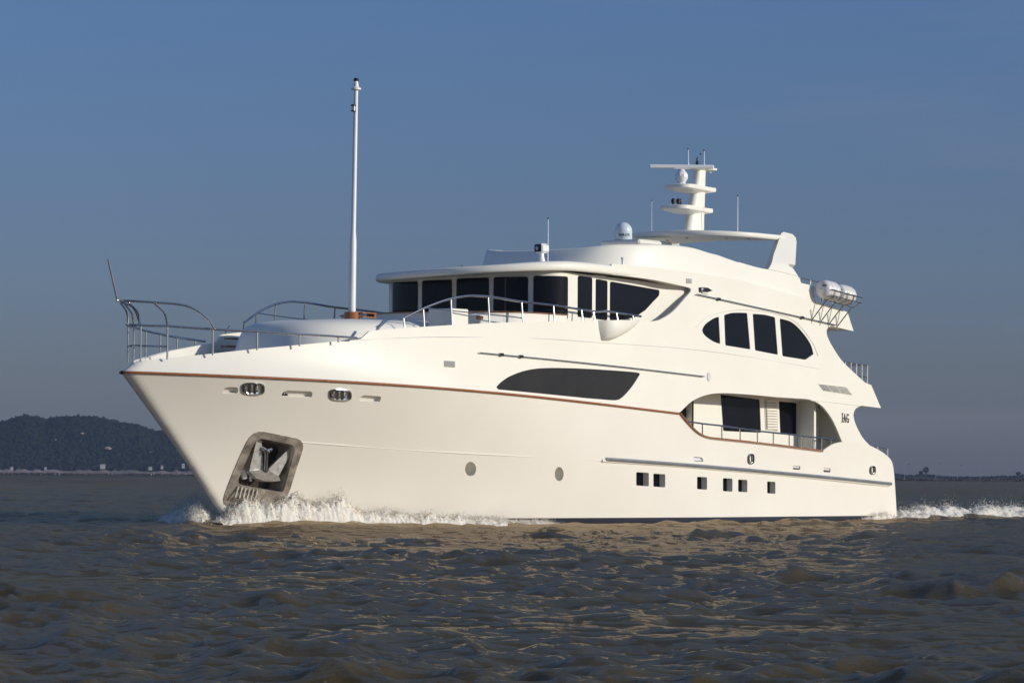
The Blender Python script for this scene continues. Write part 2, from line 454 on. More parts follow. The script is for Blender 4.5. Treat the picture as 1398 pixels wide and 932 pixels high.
# anchor pocket: plate frame, dark locker, anchor
shell('anchor_pocket_frame', pocket_out, [pocket_in], port_off(-.02), .05, steel_mottled, YAC, step=.15)
po = recess('anchor_locker', pocket_in, .62, steel_mottled, shade_in, YAC, backname='back_plate')
mb = MB()
for k in range(6):
    a = S3(323+k*5.2, 663.5+k*1.0, -.035); mb.box((a[0], a[1], a[2]-.16), (.055, .05, .34), pitch=.35)
mb.build('chafe_bar', steel_mottled, YAC)
ANC = empty('anchor', tuple(S3(366, 630, .1)), label='stockless galvanised anchor stowed in the bow pocket', cat='anchor')
def an(px, py, o): return Vector(S3(px, py, o))
def fluke(pts, t):
    m = MB(); A = [an(*p) for p in pts]; m.prism(A, (.03, t, 0)); return m
fluke([(351, 598.5, .16), (357, 601, .20), (359.5, 640, -.02), (357, 643.5, -.05), (340.5, 643, -.02), (341, 639, 0)], .10).build('fluke', steel_anchor, ANC)
fluke([(398, 608.5, .22), (401.5, 610, .25), (383, 645, 0), (379.5, 651, -.03), (366.5, 643, -.05), (367.5, 639, -.02)], .10).build('fluke', steel_anchor, ANC)
mb = MB(); A = [an(340, 642.5, -.05), an(357, 641, -.12), (an(362, 645, -.13)), an(368, 642.5, -.12), an(381, 650.5, -.03), an(383, 656, .02), an(374, 657, -.02), an(362, 656.5, -.04), an(349, 652, -.02)]
mb.prism(A, (.02, .16, -.02)); mb.build('crown', steel_anchor, ANC)
mb = MB(); mb.tube([an(364, 616, .02), an(362.5, 644, -.10)], .055, 10); mb.build('shank', steel, ANC)
mb = MB(); mb.lathe(an(364.2, 615.5, .02), [(.09, -.05), (.11, 0), (.09, .05)], 12); mb.tube([an(358, 611, .06), an(364, 615, .03), an(371, 613, .06)], .05, 8); mb.build('shackle', steel, ANC)
mb = MB(); mb.tube([an(331, 640, .25), an(334, 652, .22)], .09, 8); mb.tube([an(341, 647, .2), an(342, 656, .15)], .035, 6); mb.build('locker_fitting', white, po)

# teak rub rail along the sheer and round the side deck opening
mb = MB()
tr = [(x, -B(x, Zr(x))-.02, Zr(x)) for x in [0.0, .01, .03, .07, .12, .2]+list(np.linspace(.35, X925-.02, 70))]
def flat_tube(mb, pts, ry, rz):
    V = []; n = 8; N = len(pts)
    for i, p in enumerate(pts):
        a = Vector(pts[max(i-1, 0)]); b = Vector(pts[min(i+1, N-1)]); t = (b-a).normalized()
        w = Vector((-t.y, t.x, 0)); w = w.normalized() if w.length > .1 else Vector((0, 1, 0)); u = t.cross(w)
        for j in range(n):
            q = 2*math.pi*(j+.5)/n; V.append(Vector(p)+w*math.cos(q)*ry+u*math.sin(q)*rz)
    mb.add(V, [(i*n+j, i*n+(j+1) % n, (i+1)*n+(j+1) % n, (i+1)*n+j) for i in range(N-1) for j in range(n)], True)
flat_tube(mb, tr, .040, .036); mb.build('rub_rail', teak, YAC)
mb = MB(); flat_tube(mb, [(a, -b, c) for a, b, c in tr], .045, .045); mb.build('rub_rail', teak, YAC)
mb = MB(); flat_tube(mb, [(x, -B(x, z)-.005, z+.02) for x, z in cutbot], .07, .04); mb.build('cap_rail', teak, YAC)
mb = MB(); flat_tube(mb, [(x, B(x, z)+.005, z+.02) for x, z in cutbot], .07, .04); mb.build('cap_rail', teak, YAC)
# moulded knuckle line and the long fender rail
kn = crom([S3(a, b, -.005) for a, b in [(405, 603), (480, 608.5), (600, 616.7), (700, 622), (824, 628.6)]], 8)
mb = MB(); mb.tube(kn, .014, 6); mb.build('knuckle_moulding', gel, YAC)
fr = [S3(a, b, -.07) for a, b in [(829, 626.3), (900, 631.4), (1000, 639.4), (1100, 648.4), (1160, 654.3), (1216.5, 660)]]
mb = MB(); mb.tube(crom(fr, 6), .055, 10); mb.build('fender_rail', alu, YAC)
fb = [S3(a, b, -.01) for a, b in [(822, 628.5), (900, 633.5), (1000, 641.5), (1100, 650.6), (1214, 662.3)]]
mb = MB(); mb.tube(crom(fb, 6), .05, 8); mb.build('fender_base', gel, YAC)

# ---- the white side skin of bulwark, upper deck and roof band
bow_top = SL([(189, 492.3), (229, 488.6), (290.7, 482.4), (351, 475.7), (409, 470.6), (457, 466), (486, 463.8), (492.6, 462.5), (504, 452.2), (508, 451), (543, 448.4), (577, 446), (616, 443.6), (676, 440.4), (740, 439), (816, 437.6)])
opening = crom2(SL([(816, 437.6), (860, 438), (893, 438.2), (906, 433.7), (916, 427.5), (923, 420.9), (930, 413), (936, 405.8), (942, 399), (943.2, 396), (941.4, 393), (931.8, 390.4)]), 3)
lip = crom2(SL([(931.8, 390.4), (912, 386), (893, 382.2), (870, 378.8), (850, 376.2), (835, 374.6)]), 3)
crease = SL([(835, 360.2), (850, 361), (893, 364.6), (936, 370.4), (1000, 380), (1048, 392), (1089, 403.5), (1121, 413.8), (1157, 426)])
aftp = SL([(1165.4, 452), (1134, 444.8)])
aft2 = crom2(SL([(1134, 444.8), (1129.5, 448.5), (1128.6, 455), (1131.5, 463.5), (1137.4, 474.4), (1149, 491.6), (1165, 507.5), (1181, 522)]), 4) + SL([(1189.5, 525.5), (1202.8, 556.8), (1176, 553.5)])
aft3 = crom2(SL([(1176, 553.5), (1168.5, 557.5), (1165.2, 566.6), (1169, 580.8), (1177, 596), (1187, 607.5)]), 4)
arch = crom2(SL([(1150, 603), (1146, 594), (1137, 573.7), (1129, 561.5), (1120.6, 552.5), (1106.4, 545.4), (1085, 543.4), (1061.6, 541.9), (1037, 539.6), (1014.4, 537.8), (986, 536.4), (964.8, 538.8), (946, 546.6), (934, 557), (927, 564.3)]), 4)
def up_front():
    out = []
    for z in np.linspace(4.24, bow_top[0][1], 8)[1:-1]:
        lo, hi = 0, 2
        for _ in range(30):
            mm = (lo+hi)/2
            if mm-Xs(Zr(mm))-bul(z-Zr(mm)) < 0: lo = mm
            else: hi = mm
        out.append((hi, z))
    return out
skin_out = [(0.0, 4.24)] + up_front() + bow_top + opening[1:] + lip[1:] + crease + aftp + aft2[1:] + aft3[1:] + cutarc[::-1][1:len(cutarc)-1]
cutoff = [i for i, p in enumerate(cutarc) if p[0] >= S(1150, 603)[0]-.02]
skin_out = [(0.0, 4.24)] + up_front() + bow_top + opening[1:] + lip[1:] + crease + aftp + aft2[1:] + aft3[1:] + [cutarc[i] for i in cutoff[::-1]][1:] + arch[1:-1] + [(x, z) for x, z in rail_pts[::-1] if x < X925-.05][:-1]
W1 = crom2(SL([(958.6, 450.4), (961, 445), (965.8, 440), (975, 434.2), (981.3, 432.3)]), 3)+SL([(983.3, 469.2)])+crom2(SL([(983, 469.2), (974, 466.2), (963.5, 459), (959.5, 454)]), 3)
W2 = crom2(SL([(988.6, 430), (1000, 427), (1020, 427)]), 4)+SL([(1024.3, 476.8), (990.2, 471.3)])
W3 = SL([(1027.6, 428.2)])+crom2(SL([(1043.6, 429.4), (1058, 432.9)]), 3)+SL([(1062, 484.2), (1030.8, 478.2)])
W4 = crom2(SL([(1064.4, 434.6), (1078, 438.2), (1087, 444.5), (1094, 451.8), (1102, 462), (1107.7, 472), (1110.7, 483.4)]), 3)+SL([(1099.7, 491), (1068.2, 486)])
salon = [roundpoly(W, .05, 2) for W in (W1, W2, W3, W4)]
brow = crom2(SL([(677.5, 528), (685, 520.5), (697.5, 512.7), (719, 505.2), (745, 502.2), (785.8, 502.6), (830, 505), (868, 508), (873.5, 510.5)]), 4)+crom2(SL([(873.5, 511), (864, 526), (854, 538), (845, 545.3), (836, 546.2)]), 3)+SL([(800, 543.3), (740, 537.2), (680, 531.5)])
skin_holes = salon+[brow]
extra = [(Xs(Zr(x0))+bul(z-4.2)+s, z) for x0 in (0,) for z in np.linspace(4.26, 4.68, 8) for s in (.006, .02, .045, .08, .13, .2, .3)]
side_port = shell('side_wall', skin_out, skin_holes, port_up, .07, gel, YAC, step=.28, extra=extra)
side_stbd = shell('side_wall', skin_out, skin_holes, port_up, .07, gel, YAC, step=.45, extra=extra, mirror=True)
for mir in (False, True):
    for w in salon: shell('salon_window', w, [], port_off(.035), .015, glass, YAC, step=.5, mirror=mir)
    shell('long_side_window', brow, [], port_off(.03), .015, glass_grey, YAC, step=.5, mirror=mir)
# mouldings round the salon windows
mb = MB(); mb.tube(crom([S3(a, b, 0) for a, b in [(950, 446), (962, 435), (981.8, 426.4), (1011.6, 422.3), (1040, 424.4), (1062, 428.9), (1080, 435.5), (1092, 445), (1103, 458.4), (1111, 471), (1116.8, 485.9)]], 5), .022, 6); mb.build('window_moulding', gel, YAC)
mb = MB(); mb.tube(crom([S3(a, b, -.004) for a, b in [(487, 464.5), (568.8, 460.3), (640, 460), (740, 462), (820, 467.5), (920, 474.4), (1000, 483.6), (1117, 503)]], 6), .009, 6); mb.build('deck_seam', gel_grey, YAC)
mb = MB(); mb.tube(crom([S3(a, b, -.003) for a, b in [(1106, 546.5), (1140, 549.6), (1174, 554)]], 6), .009, 6); mb.build('deck_seam', gel_grey, YAC)

# grab rails, vents, lights and the lettering on the port side
def siderail(L, fit, r=.02):
    m = MB(); P = crom([S3(a, b, -.06) for a, b in L], 5); m.tube(P, r, 8); o = m.build('grab_rail', steel, YAC)
    for a, b in fit:
        m = MB(); c = Vector(S3(a, b, -.04)); m.box(c, (.16, .10, .09), bev=.02); m.build('bracket', black, o)
siderail([(655, 481.3), (700, 485.6), (780, 493.4), (870, 503), (961.5, 513.8)], [(684.6, 483.9), (711.5, 486.5)])
siderail([(951, 401.6), (981, 408), (1040, 421), (1095, 433.2), (1141.6, 443.8)], [(981, 408.2), (1095, 433.4)])
def plate(name, L, mat, t=.015, r=.03): return shell(name, roundpoly(SL(L), r), [], port_off(-t), t+.01, mat, YAC, step=.3)
def grille(L, n, name='vent_grille', sl=.06):
    (x0, y0), (x1, y1) = L; o = plate(name, [(x0, y0), (x1, y0+(x1-x0)*sl), (x1, y1+(x1-x0)*sl), (x0, y1)], gel_grey, .008)
    m = MB()
    for k in range(n):
        y = y0+(y1-y0)*(k+.5)/n; m.tube([S3(x0+.6, y, -.016), S3(x1-.6, y+(x1-x0)*sl, -.016)], .011, 5)
    m.build('slats', slotm, o)  # grey lines painting the shadow between grille slats
grille([(606.3, 492), (621.5, 500.5)], 6); grille([(936.5, 380), (944.6, 386.6)], 4)
m_ = plate('louvre_panel', [(1115.7, 522.8), (1155, 526.3), (1159, 529), (1165.5, 540), (1124, 533.5)], gel, .006)
mb = MB()
for k in range(6):
    t = k/5; a = (1118.5+5.5*t, 524.8+7.4*t); b = (1156+7*t, 529+9.2*t); L = [(a[0]+(b[0]-a[0])*s, a[1]+(b[1]-a[1])*s) for s in (0, .3, .33, .64, .67, 1)]
    for i in (0, 2, 4): mb.tube([S3(*L[i], -.02), S3(*L[i+1], -.02)], .011, 5)
mb.build('slats', slotm, m_)  # thin grey lines painting the louvre shadows on white
mb = MB(); mb.add([S3(968.3+2.4*math.cos(a), 514+6*math.sin(a), -.02) for a in np.linspace(0, 2*math.pi, 17)[:-1]], [tuple(range(16))]); mb.build('oval_vent', gel_grey, YAC)
nl = plate('navigation_light', [(956, 393), (966, 393.3), (972.6, 397.5), (966, 401.6), (957.5, 400)], gel, .05)
mb = MB(); c = [S3(a, b, -.07) for a, b in [(956.4, 392.2), (966.5, 392.6), (972.8, 396.6), (966.4, 398.8), (957, 398.2)]]; mb.prism(c, (0, .05, 0)); mb.build('lens_housing', black, nl)
mb = MB(); mb.lathe(S3(959.3, 395.3, -.10), [(.01, -.03), (.05, -.02), (.055, .02), (.02, .04)], 10, axis='Y'); mb.build('lens', steel, nl)
# monogram
def strokes(name, segs, r, mat, parent):
    m = MB()
    for L in segs: m.tube([S3(a, b, -.012) for a, b in L], r, 5)
    return m.build(name, mat, parent)
strokes('monogram', [[(1150.2, 564.2), (1150.2, 575.3)], [(1149.2, 575.4), (1151.4, 575.6)], [(1149.2, 564.1), (1151.2, 564.2)],
    [(1152.3, 576.2), (1153.2, 564.6), (1154.6, 576.4)], [(1150.4, 570.6), (1156, 571.0)],
    [(1158.6, 567.0), (1158.0, 565.0), (1156.6, 565.3), (1156.2, 569), (1156.3, 574.6), (1157.3, 576.6), (1158.5, 576.4), (1158.8, 571.4), (1157.4, 571.3)]], .016, mark, YAC)
# wing scoop bulging under the pilothouse opening
def scoop():
    U = 18; Vn = 10; V = []
    for j in range(Vn+1):
        v = j/Vn
        for i in range(U+1):
            u = i/U
            xl = 816.5+4.5*v**1.5; xr_ = 870-39*v**1.35
            px = xl+(xr_-xl)*u; py = 437.3+28*v**.95 + 0
            w = (math.sin(math.pi*u)**.5 if 0 < u < 1 else 0)*math.sqrt(max(0, 1-v**2.6))
            x, z = S(px, py); V.append((x, -B(x, z)-.42*w+.0, z))
    m = MB(); m.add(V, [(j*(U+1)+i, j*(U+1)+i+1, (j+1)*(U+1)+i+1, (j+1)*(U+1)+i) for j in range(Vn) for i in range(U)], True)
    top = [V[i] for i in range(U+1)]; m.add(top, [tuple(range(U+1))])
    return m
s_ = scoop(); s_.build('bridge_wing', gel, YAC, angle=50)
s2 = MB(); s2.add([(x, -y, z) for x, y, z in s_.v], s_.f, True); s2.build('bridge_wing', gel, YAC, angle=50)

# ---- decks
def slab(name, xs, hw, zb, zt, mat, bev=0):
    V = []; n = len(xs)
    for x in xs:
        w = hw(x); V += [(x, -w, zb(x)), (x, w, zb(x)), (x, w, zt(x)), (x, -w, zt(x))]
    F = []
    for i in range(n-1):
        a, b = 4*i, 4*i+4
        for j in range(4): F.append((a+j, a+(j+1) % 4, b+(j+1) % 4, b+j))
    F += [(0, 1, 2, 3), (4*n-1, 4*n-2, 4*n-3, 4*n-4)]
    m = MB(); m.add(V, F); return m.build(name, mat, YAC, angle=20)
slab('foredeck', list(np.linspace(1.0, 14, 28)), lambda x: max(.02, B(x, Zr(x)+.15)-.08), lambda x: Zr(x)+.06, lambda x: Zr(x)+.16+.25*smooth(2, 8, x), gel_grey)
slab('main_deck', list(np.linspace(14, 33.5, 20)), lambda x: B(x, 2.2)-.06, lambda x: 2.05-.035*(x-20), lambda x: 2.15-.035*(x-20), gel_grey)
def bat(Z): return lambda x: B(x, Z)-.075
slab('upper_deck', list(np.linspace(14.1, 32.7, 20)), bat(4.6), lambda x: 4.72-.047*(x-14), lambda x: 5.25-.047*(x-14), gel)
slab('boat_deck', list(np.linspace(21.8, 31.0, 12)), bat(6.8), lambda x: 7.05-.072*(x-21.8)+.0, lambda x: 7.25-.072*(x-21.8), gel)
# aft bulkheads under the overhangs
mb = MB(); mb.box((27.2, 0, 5.5), (.12, 6.9, 2.6)); mb.build('aft_bulkhead', gel, YAC)
mb = MB(); mb.box((29.3, 0, 3.0), (.12, 6.9, 2.3)); mb.build('aft_bulkhead', gel, YAC)
# swim platform
mb = MB(); mb.box((34.35, 0, .17), (1.0, 6.3, .05), bev=.02); mb.box((34.33, 0, .045), (.9, 6.2, .07), bev=.02); mb.build('swim_platform', alu, YAC)

# ---- main deck side recess
YI = -2.78
def wallmap(y): return lambda X, Z: (X, y, Z)
def PL(L, y): return [(float(on_y(a, b, y)[0]), float(on_y(a, b, y)[2])) for a, b in L]
Wa = roundpoly(PL([(983.7, 538.2), (1037.3, 545), (1039, 590.5), (987.3, 588)], YI), .05, 2)
Wb = roundpoly(PL([(1063.3, 547.4), (1103.6, 551.4), (1104.8, 594.6), (1065.2, 592.4)], YI), .05, 2)
x0 = PL([(947, 570)], YI)[0][0]; x1 = PL([(1108, 570)], YI)[0][0]
shell('house_side', [(x0, 1.9), (x1, 1.6), (x1, 4.6), (x0, 4.75)], [Wa, Wb], wallmap(YI), .06, gel, YAC, step=.4)
mb = MB(); mb.add([(x, -y, z) for x, y, z in [(x0, YI, 1.9), (x1, YI, 1.6), (x1, YI, 4.6), (x0, YI, 4.75)]], [(0, 1, 2, 3)]); mb.build('house_side', gel, YAC)
for w in (Wa, Wb): shell('saloon_window', w, [], wallmap(YI+.04), .02, glass, YAC, step=.6)
mb = MB(); mb.box((x0+.03, YI+.15, 3.2), (.06, .29, 3.0)); mb.build('house_front_return', gel, YAC)
mb = MB(); mb.box((x0-1.6, YI+.32, 3.2), (3.4, .06, 3.0)); o = mb.build('house_side', gel, YAC)
mb = MB(); p = on_y(931.5, 561, YI+.28); mb.box((p[0]+.05, YI+.28, p[2]), (.3, .02, .4)); mb.build('pane', glass, o)
# louvred panel between the two windows
L0 = PL([(1043.6, 546), (1060, 548), (1061, 588), (1045, 586)], YI)
mb = MB(); mb.tube([(p[0], YI-.012, p[1]) for p in L0], .02, 6, closed=True); lp = mb.build('louvre_frame', gel, YAC)
mb = MB(); c_ = [sum(p[i] for p in L0)/4 for i in (0, 1)]; mb.add([(p[0], YI-.004, p[1]) for p in L0], [(0, 1, 2, 3)]); mb.build('louvre_gap_shade', tan_in, lp)  # darker sheet added behind the slats to paint the shadow between them
mb = MB()
for k in range(11):
    t = (k+.5)/11; a = L0[0][0]+(L0[3][0]-L0[0][0])*t+.06; b = L0[1][0]+(L0[2][0]-L0[1][0])*t-.06
    z = L0[0][1]+(L0[3][1]-L0[0][1])*t; mb.box(((a+b)/2, YI-.03, z), (b-a, .05, .06)); 
mb.build('slats', gel, lp)
# curved end panel with the side door
EP = [(x1, YI), (x1+.3, YI-.01), (x1+.55, YI-.08), (x1+.75, YI-.25), (x1+.88, -3.3), (x1+.92, -3.60)]
EPc = crom2(EP, 4)
mb = MB(); V = [(x, y, 1.6) for x, y in EPc]+[(x, y, 4.5) for x, y in EPc]; n = len(EPc)
mb.add(V, [(i, i+1, n+i+1, n+i) for i in range(n-1)], True); ep = mb.build('recess_end_panel', gel, YAC)
d0 = PL([(1118, 560)], YI-.3)[0][0]
mb = MB()
hx = x1+.42; mb.tube([(hx, YI-.05, 2.35), (hx, YI-.05, 4.2)], .012, 6); mb.build('door_seam', gel_grey, ep)
for z in (2.75, 3.9):
    mb = MB(); mb.box((hx-.02, YI-.05, z), (.04, .05, .22)); mb.build('hinge', alu, ep)
mb = MB(); mb.tube([(x1+.74, YI-.24, 2.75), (x1+.70, YI-.32, 2.75), (x1+.58, YI-.22, 2.75)], .025, 6); mb.build('door_handle', steel, ep)
# side deck rail
rp_ = [(937.7, 575), (960, 578.2), (986, 581), (1014, 585), (1040, 588.6), (1085, 593.5), (1139.5, 600)]
mb = MB(); mb.tube([S3(a, b, .06) for a, b in rp_], .028, 8); sr_ = mb.build('side_deck_rail', steel, YAC)
def y_on(L, x): return interp(x, L)
botl = [(937, 577), (950.7, 591), (964.8, 598), (985, 600.8), (1014.4, 604), (1050, 608), (1085, 612), (1121.8, 617), (1123, 616), (1132.4, 609), (1140, 606)]
for zx in (165, 277, 383, 483, 575, 667, 743, 800, 857, 912):
    px = 920+zx/4.2375; mb = MB(); mb.tube([S3(px, y_on(rp_, px), .06), S3(px, y_on(botl, px), .06)], .022, 6); mb.build('post', steel, sr_)
mb = MB(); mb.tube([S3(1085, 609.5, .06), S3(1121, 614, .06)], .012, 6); mb.build('lower_wire', steel, sr_)

# ---- pilothouse
def sup(w, xc, xe, nexp=2.3, n=40):
    """plan curve of a rounded front from starboard (+w) to port (-w); xc = foremost X, xe = X where the sides start"""
    out = []
    for i in range(n+1):
        a = math.pi*(i/n); y = w*math.copysign(abs(math.cos(a))**(2/nexp), math.cos(a)); x = xe-(xe-xc)*abs(math.sin(a))**(2/nexp)
        out.append((x, y))
    return out
def arclen(P):
    L = [0]
    for a, b in zip(P, P[1:]): L.append(L[-1]+math.hypot(b[0]-a[0], b[1]-a[1]))
    return L
PH = [(21.95, 3.68), (21.5, 3.52), (20.95, 3.37), (20.4, 3.30)]+[(18.0, 3.36)]+sup(3.40, 14.5, 16.0, 3.1, 60)+[(18.0, -3.36)]+[(20.4, -3.30), (20.95, -3.37), (21.5, -3.52), (21.95, -3.68)]
PHL = arclen(PH)
PHn = np.array(PH)
def ph_xy(s):
    x = np.interp(s, PHL, PHn[:, 0]); y = np.interp(s, PHL, PHn[:, 1]); return float(x), float(y)
# smoothed table
ss = np.linspace(0, PHL[-1], 400); tx = np.array([ph_xy(s) for s in ss])
for _ in range(14): tx[1:-1] = (tx[:-2]+2*tx[1:-1]+tx[2:])/4
def phm(off=0):
    def f(s, Z):
        x = float(np.interp(s, ss, tx[:, 0])); y = float(np.interp(s, ss, tx[:, 1])); 
        if off:
            e = .05; dx = float(np.interp(s+e, ss, tx[:, 0])-np.interp(s-e, ss, tx[:, 0])); dy = float(np.interp(s+e, ss, tx[:, 1])-np.interp(s-e, ss, tx[:, 1]))
            l = math.hypot(dx, dy); x += -dy/l*off*-1*-1; y += dx/l*off*-1*-1
        return (x, y, Z)
    return f
def PJ(p):
    q = np.array(p)-CAM; z = q@FW; return (IW/2+q@R2/z*FPX, IH/2-q@U2/z*FPX)
def s_of_px(px, Z, s0=0, s1=None):
    best = None
    for s in np.linspace(s0, s1 or PHL[-1], 1500):
        p = phm()(s, Z); u = PJ(p)[0]
        if best is None or abs(u-px) < best[0]: best = (abs(u-px), s)
    return best[1]
smid = PHL[-1]/2
def z_at(s, py):
    lo, hi = 3, 10
    for _ in range(30):
        m = (lo+hi)/2
        if PJ(phm()(s, m))[1] > py: lo = m
        else: hi = m
    return (lo+hi)/2
s_lo = float(min(np.linspace(0, smid, 800), key=lambda q: PJ(phm()(q, 7.2))[0]))
s_c = s_of_px(781, 7, smid)
panes = []
frontw = [(537, 570.5, 385), (577, 617, 382.5), (624, 667.5, 379.5), (674.5, 721, 378), (728.5, 774.5, 376.6)]
for a, b, yt in frontw:
    sa, sb = s_of_px(a, 7.2, s_lo, s_c+.2), s_of_px(b, 7.2, s_lo, s_c+.2)
    zt = z_at((sa+sb)/2, yt); panes.append(roundpoly([(sa, 6.2), (sb, 6.2), (sb, zt), (sa, zt)], .07, 2))
def sp(px, py): 
    s = s_of_px(px, 7, s_c-.3); return (s, z_at(s, py))
panes.append(roundpoly([sp(788.8, 432), sp(807.5, 434), sp(807.5, 379), sp(788.8, 376.3)], .06, 2))
panes.append(roundpoly([sp(813.3, 435), sp(828.3, 437), sp(828.3, 383.4), sp(813.3, 380.5)], .05, 2))
panes.append(roundpoly([sp(832.8, 437), sp(850, 436), sp(866, 433), sp(880, 423.5), sp(899, 403.5), sp(899.3, 395.8), sp(832.8, 384.2)], .06, 2))
NOF = .0
ph_out = [(0.05, 4.8), (PHL[-1]-.05, 4.8), (PHL[-1]-.05, 7.45), (PHL[-1]-2.4, 7.55), (PHL[-1]/2, 7.72), (2.4, 7.55), (0.05, 7.45)]
# mirrored panes for the starboard side
mir = [[(PHL[-1]-s, z) for s, z in w][::-1] for w in panes[5:]]
shell('pilothouse_wall', ph_out, panes+mir, phm(), .06, gel, YAC, step=.3)
for i, w in enumerate(panes+mir):
    shell('windscreen_pane' if i < 5 else 'pilothouse_side_window', w, [], phm(-.03), .015, glass, YAC, step=.3)
# wipers
for px in (745, 668):
    s = s_of_px(px, 6.5, 4, s_c); c = Vector(phm(.06)(s, 6.38)); d = Vector(phm(.06)(s+.35, 6.55))
    mb = MB(); mb.tube([c, d], .02, 6); mb.lathe(c, [(.05, -.06), (.05, .06)], 10); mb.build('wiper', black, YAC)
# grey soffit vents over the side windows
for a, b in ((812, 827), (832, 899)):
    y0_, y1_ = (374.0, 376.8) if a < 820 else (377.5, 389.5)
    w = [sp(a, y0_+4.0), sp(b, y1_+1.5), sp(b, y1_-.5), sp(a, y0_+.8)]
    shell('soffit_vent', w, [], phm(.01), .02, gel_grey, YAC, step=.4)
# roof slab with rounded nose
def roof_slab():
    plan = sup(3.80, 12.9, 17.2, 2.25, 72); plan = [(21.7, 3.62), (19.4, 3.74), (18.2, 3.79)]+plan+[(18.2, -3.79), (19.4, -3.74), (21.7, -3.62)]
    P = [(x, y) for x, y in plan]+[(16.35, -3.8)] if False else plan
    rings = []
    def zlow(x): return interp(x, [(12.9, 7.46), (14.4, 7.53), (15.6, 7.56), (17.2, 7.53), (19.58, 7.48), (21.07, 7.36), (22, 7.3)])
    prof = [(-.50, .03), (-.07, .0), (-.015, .02), (0, .06), (-.01, .17), (-.05, .215), (-.14, .235), (-.6, .25), (-1.1, .26)]
    for (o, dz) in prof:
        ring = []
        for i, (x, y) in enumerate(P):
            a = P[max(i-1, 0)]; b = P[min(i+1, len(P)-1)]; tx_, ty_ = b[0]-a[0], b[1]-a[1]; l = math.hypot(tx_, ty_)
            nx, ny = (ty_/l, -tx_/l)
            # outward = away from interior point (18,0)
            if nx*(x-17.5)+ny*y < 0: nx, ny = -nx, -ny
            ring.append((x+nx*o, y+ny*o, zlow(x)-.028*y+dz*(1+.3*smooth(13, 15.5, x))))     # the yacht heels a little to starboard
        rings.append(ring)
    n = len(P); V = sum(rings, []); m = MB()
    m.add(V, [(k*n+i, k*n+i+1, (k+1)*n+i+1, (k+1)*n+i) for k in range(len(prof)-1) for i in range(n-1)], True)
    # underside and top cover
    bot = rings[0]; m.add(bot, [tuple(range(n))])
    top = rings[-1]; m.add(top, [tuple(range(n))[::-1]])
    return m
roof_slab().build('pilothouse_roof', gel, YAC, angle=50)
# roof side joining the band to the slab
for px, py in ((588, 380.6), (690, 376.2)):
    p = on_z(px, py, 7.66); mb = MB(); mb.lathe((p[0]+.3, p[1]+.3, 7.66), [(.10, 0.03), (.11, -.01), (.07, -.06), (.01, -.07)], 12); mb.build('soffit_light', gel_grey, YAC)

# ---- flybridge coaming
CW = 3.60
def cm(X, Z):
    k = .18*(Z-7.7)+.65*max(0, Z-8.25)*smooth(25.6, 27.4, X); return (X, -(CW+.04-k), Z)
def CL(L):
    out = []
    for a, b in L:
        y = -3.5
        for _ in range(12): p = on_y(a, b, y); y = cm(p[0], p[2])[1]
        out.append((float(p[0]), float(p[2])))
    return out
XJ = 24.7
CT = [p for p in crom2(CL([(974.5, 345.0), (980, 347.2), (995, 353.0), (1010.5, 358.3), (1035, 365.3)]), 4) if p[0] > 23.4]
def coam_front():
    plan = sup(CW+.04, 17.9, XJ, 2.9, 90)
    rings = []; prof = [(0, 0.0), (0, .35), (0, .7), (0, .93), (-.01, .975), (-.05, .995), (-.10, 1.0), (-.14, .98), (-.16, .9), (-.16, .1)]
    n = len(plan)
    for o, z in prof:
        ring = []
        for i, (x, y) in enumerate(plan):
            a = plan[max(i-1, 0)]; b = plan[min(i+1, n-1)]; tx_, ty_ = b[0]-a[0], b[1]-a[1]; l = math.hypot(tx_, ty_); nx, ny = ty_/l, -tx_/l
            if nx*(x-22)+ny*y < 0: nx, ny = -nx, -ny
            ztop = interp(x, [(17.8, 8.58), (19.0, 8.70), (20.5, 8.76), (21.7, 8.77), (22.3, 8.735), (22.8, 8.67), (23.2, 8.597)]+CT)
            zz = 7.72+(ztop-7.72)*z; o2 = o-.18*(zz-7.7)
            o3 = o2*(1+3.2*nx*nx); ring.append((x+nx*o3, y+ny*o2, zz))
        rings.append(ring)
    m = MB(); V = sum(rings, [])
    m.add(V, [(k*n+i, k*n+i+1, (k+1)*n+i+1, (k+1)*n+i) for k in range(len(prof)-1) for i in range(n-1)], True)
    return m
coam_front().build('flybridge_coaming', gel, YAC, angle=60)
c_top = crom2(CL([(974.5, 345.0), (980, 347.2), (995, 353.0), (1010.5, 358.3), (1035, 365.3), (1048.6, 367.8)]), 4)
c_base = CL([(1064, 371), (1089.7, 377)])
c_aft = CL([(1094, 386.3), (1110, 390), (1111.5, 397), (1113, 412)])
c_out = [(XJ-.01, interp(XJ-.01, CT))]+[p for p in c_top if p[0] > XJ+.05]+c_base+c_aft+CL([(1089, 404.8), (1048, 393.5), (1015, 385.0)])+[(XJ-.01, 7.70)]
for mir_ in (False, True): shell('flybridge_side', c_out, [], cm, .12, gel, YAC, step=.3, mirror=mir_)
leg = CL([(1048.8, 367.4)])+crom2(CL([(1048.8, 367.4), (1055.6, 350.4), (1062.6, 330.4), (1066.5, 318.5)]), 3)[1:]+CL([(1070, 316.6), (1082, 319.6), (1086.5, 324.5), (1087.5, 330), (1085.7, 361.5), (1076.9, 360.2), (1077.4, 363.0), (1082.7, 366.2), (1089.5, 376.6), (1064, 370.6)])
for mir_ in (False, True): shell('arch_leg', leg, [], cm, .30, gel, YAC, step=.3, mirror=mir_)
# ledge closing roof band to the coaming
slab('sundeck', list(np.linspace(19.5, 30.2, 12)), lambda x: 3.66, lambda x: interp(x, [(19.5, 7.75), (24, 7.7), (27, 7.3), (30.2, 6.6)]), lambda x: interp(x, [(19.5, 7.9), (24, 7.75), (27, 7.4), (30.2, 6.85)]), gel)
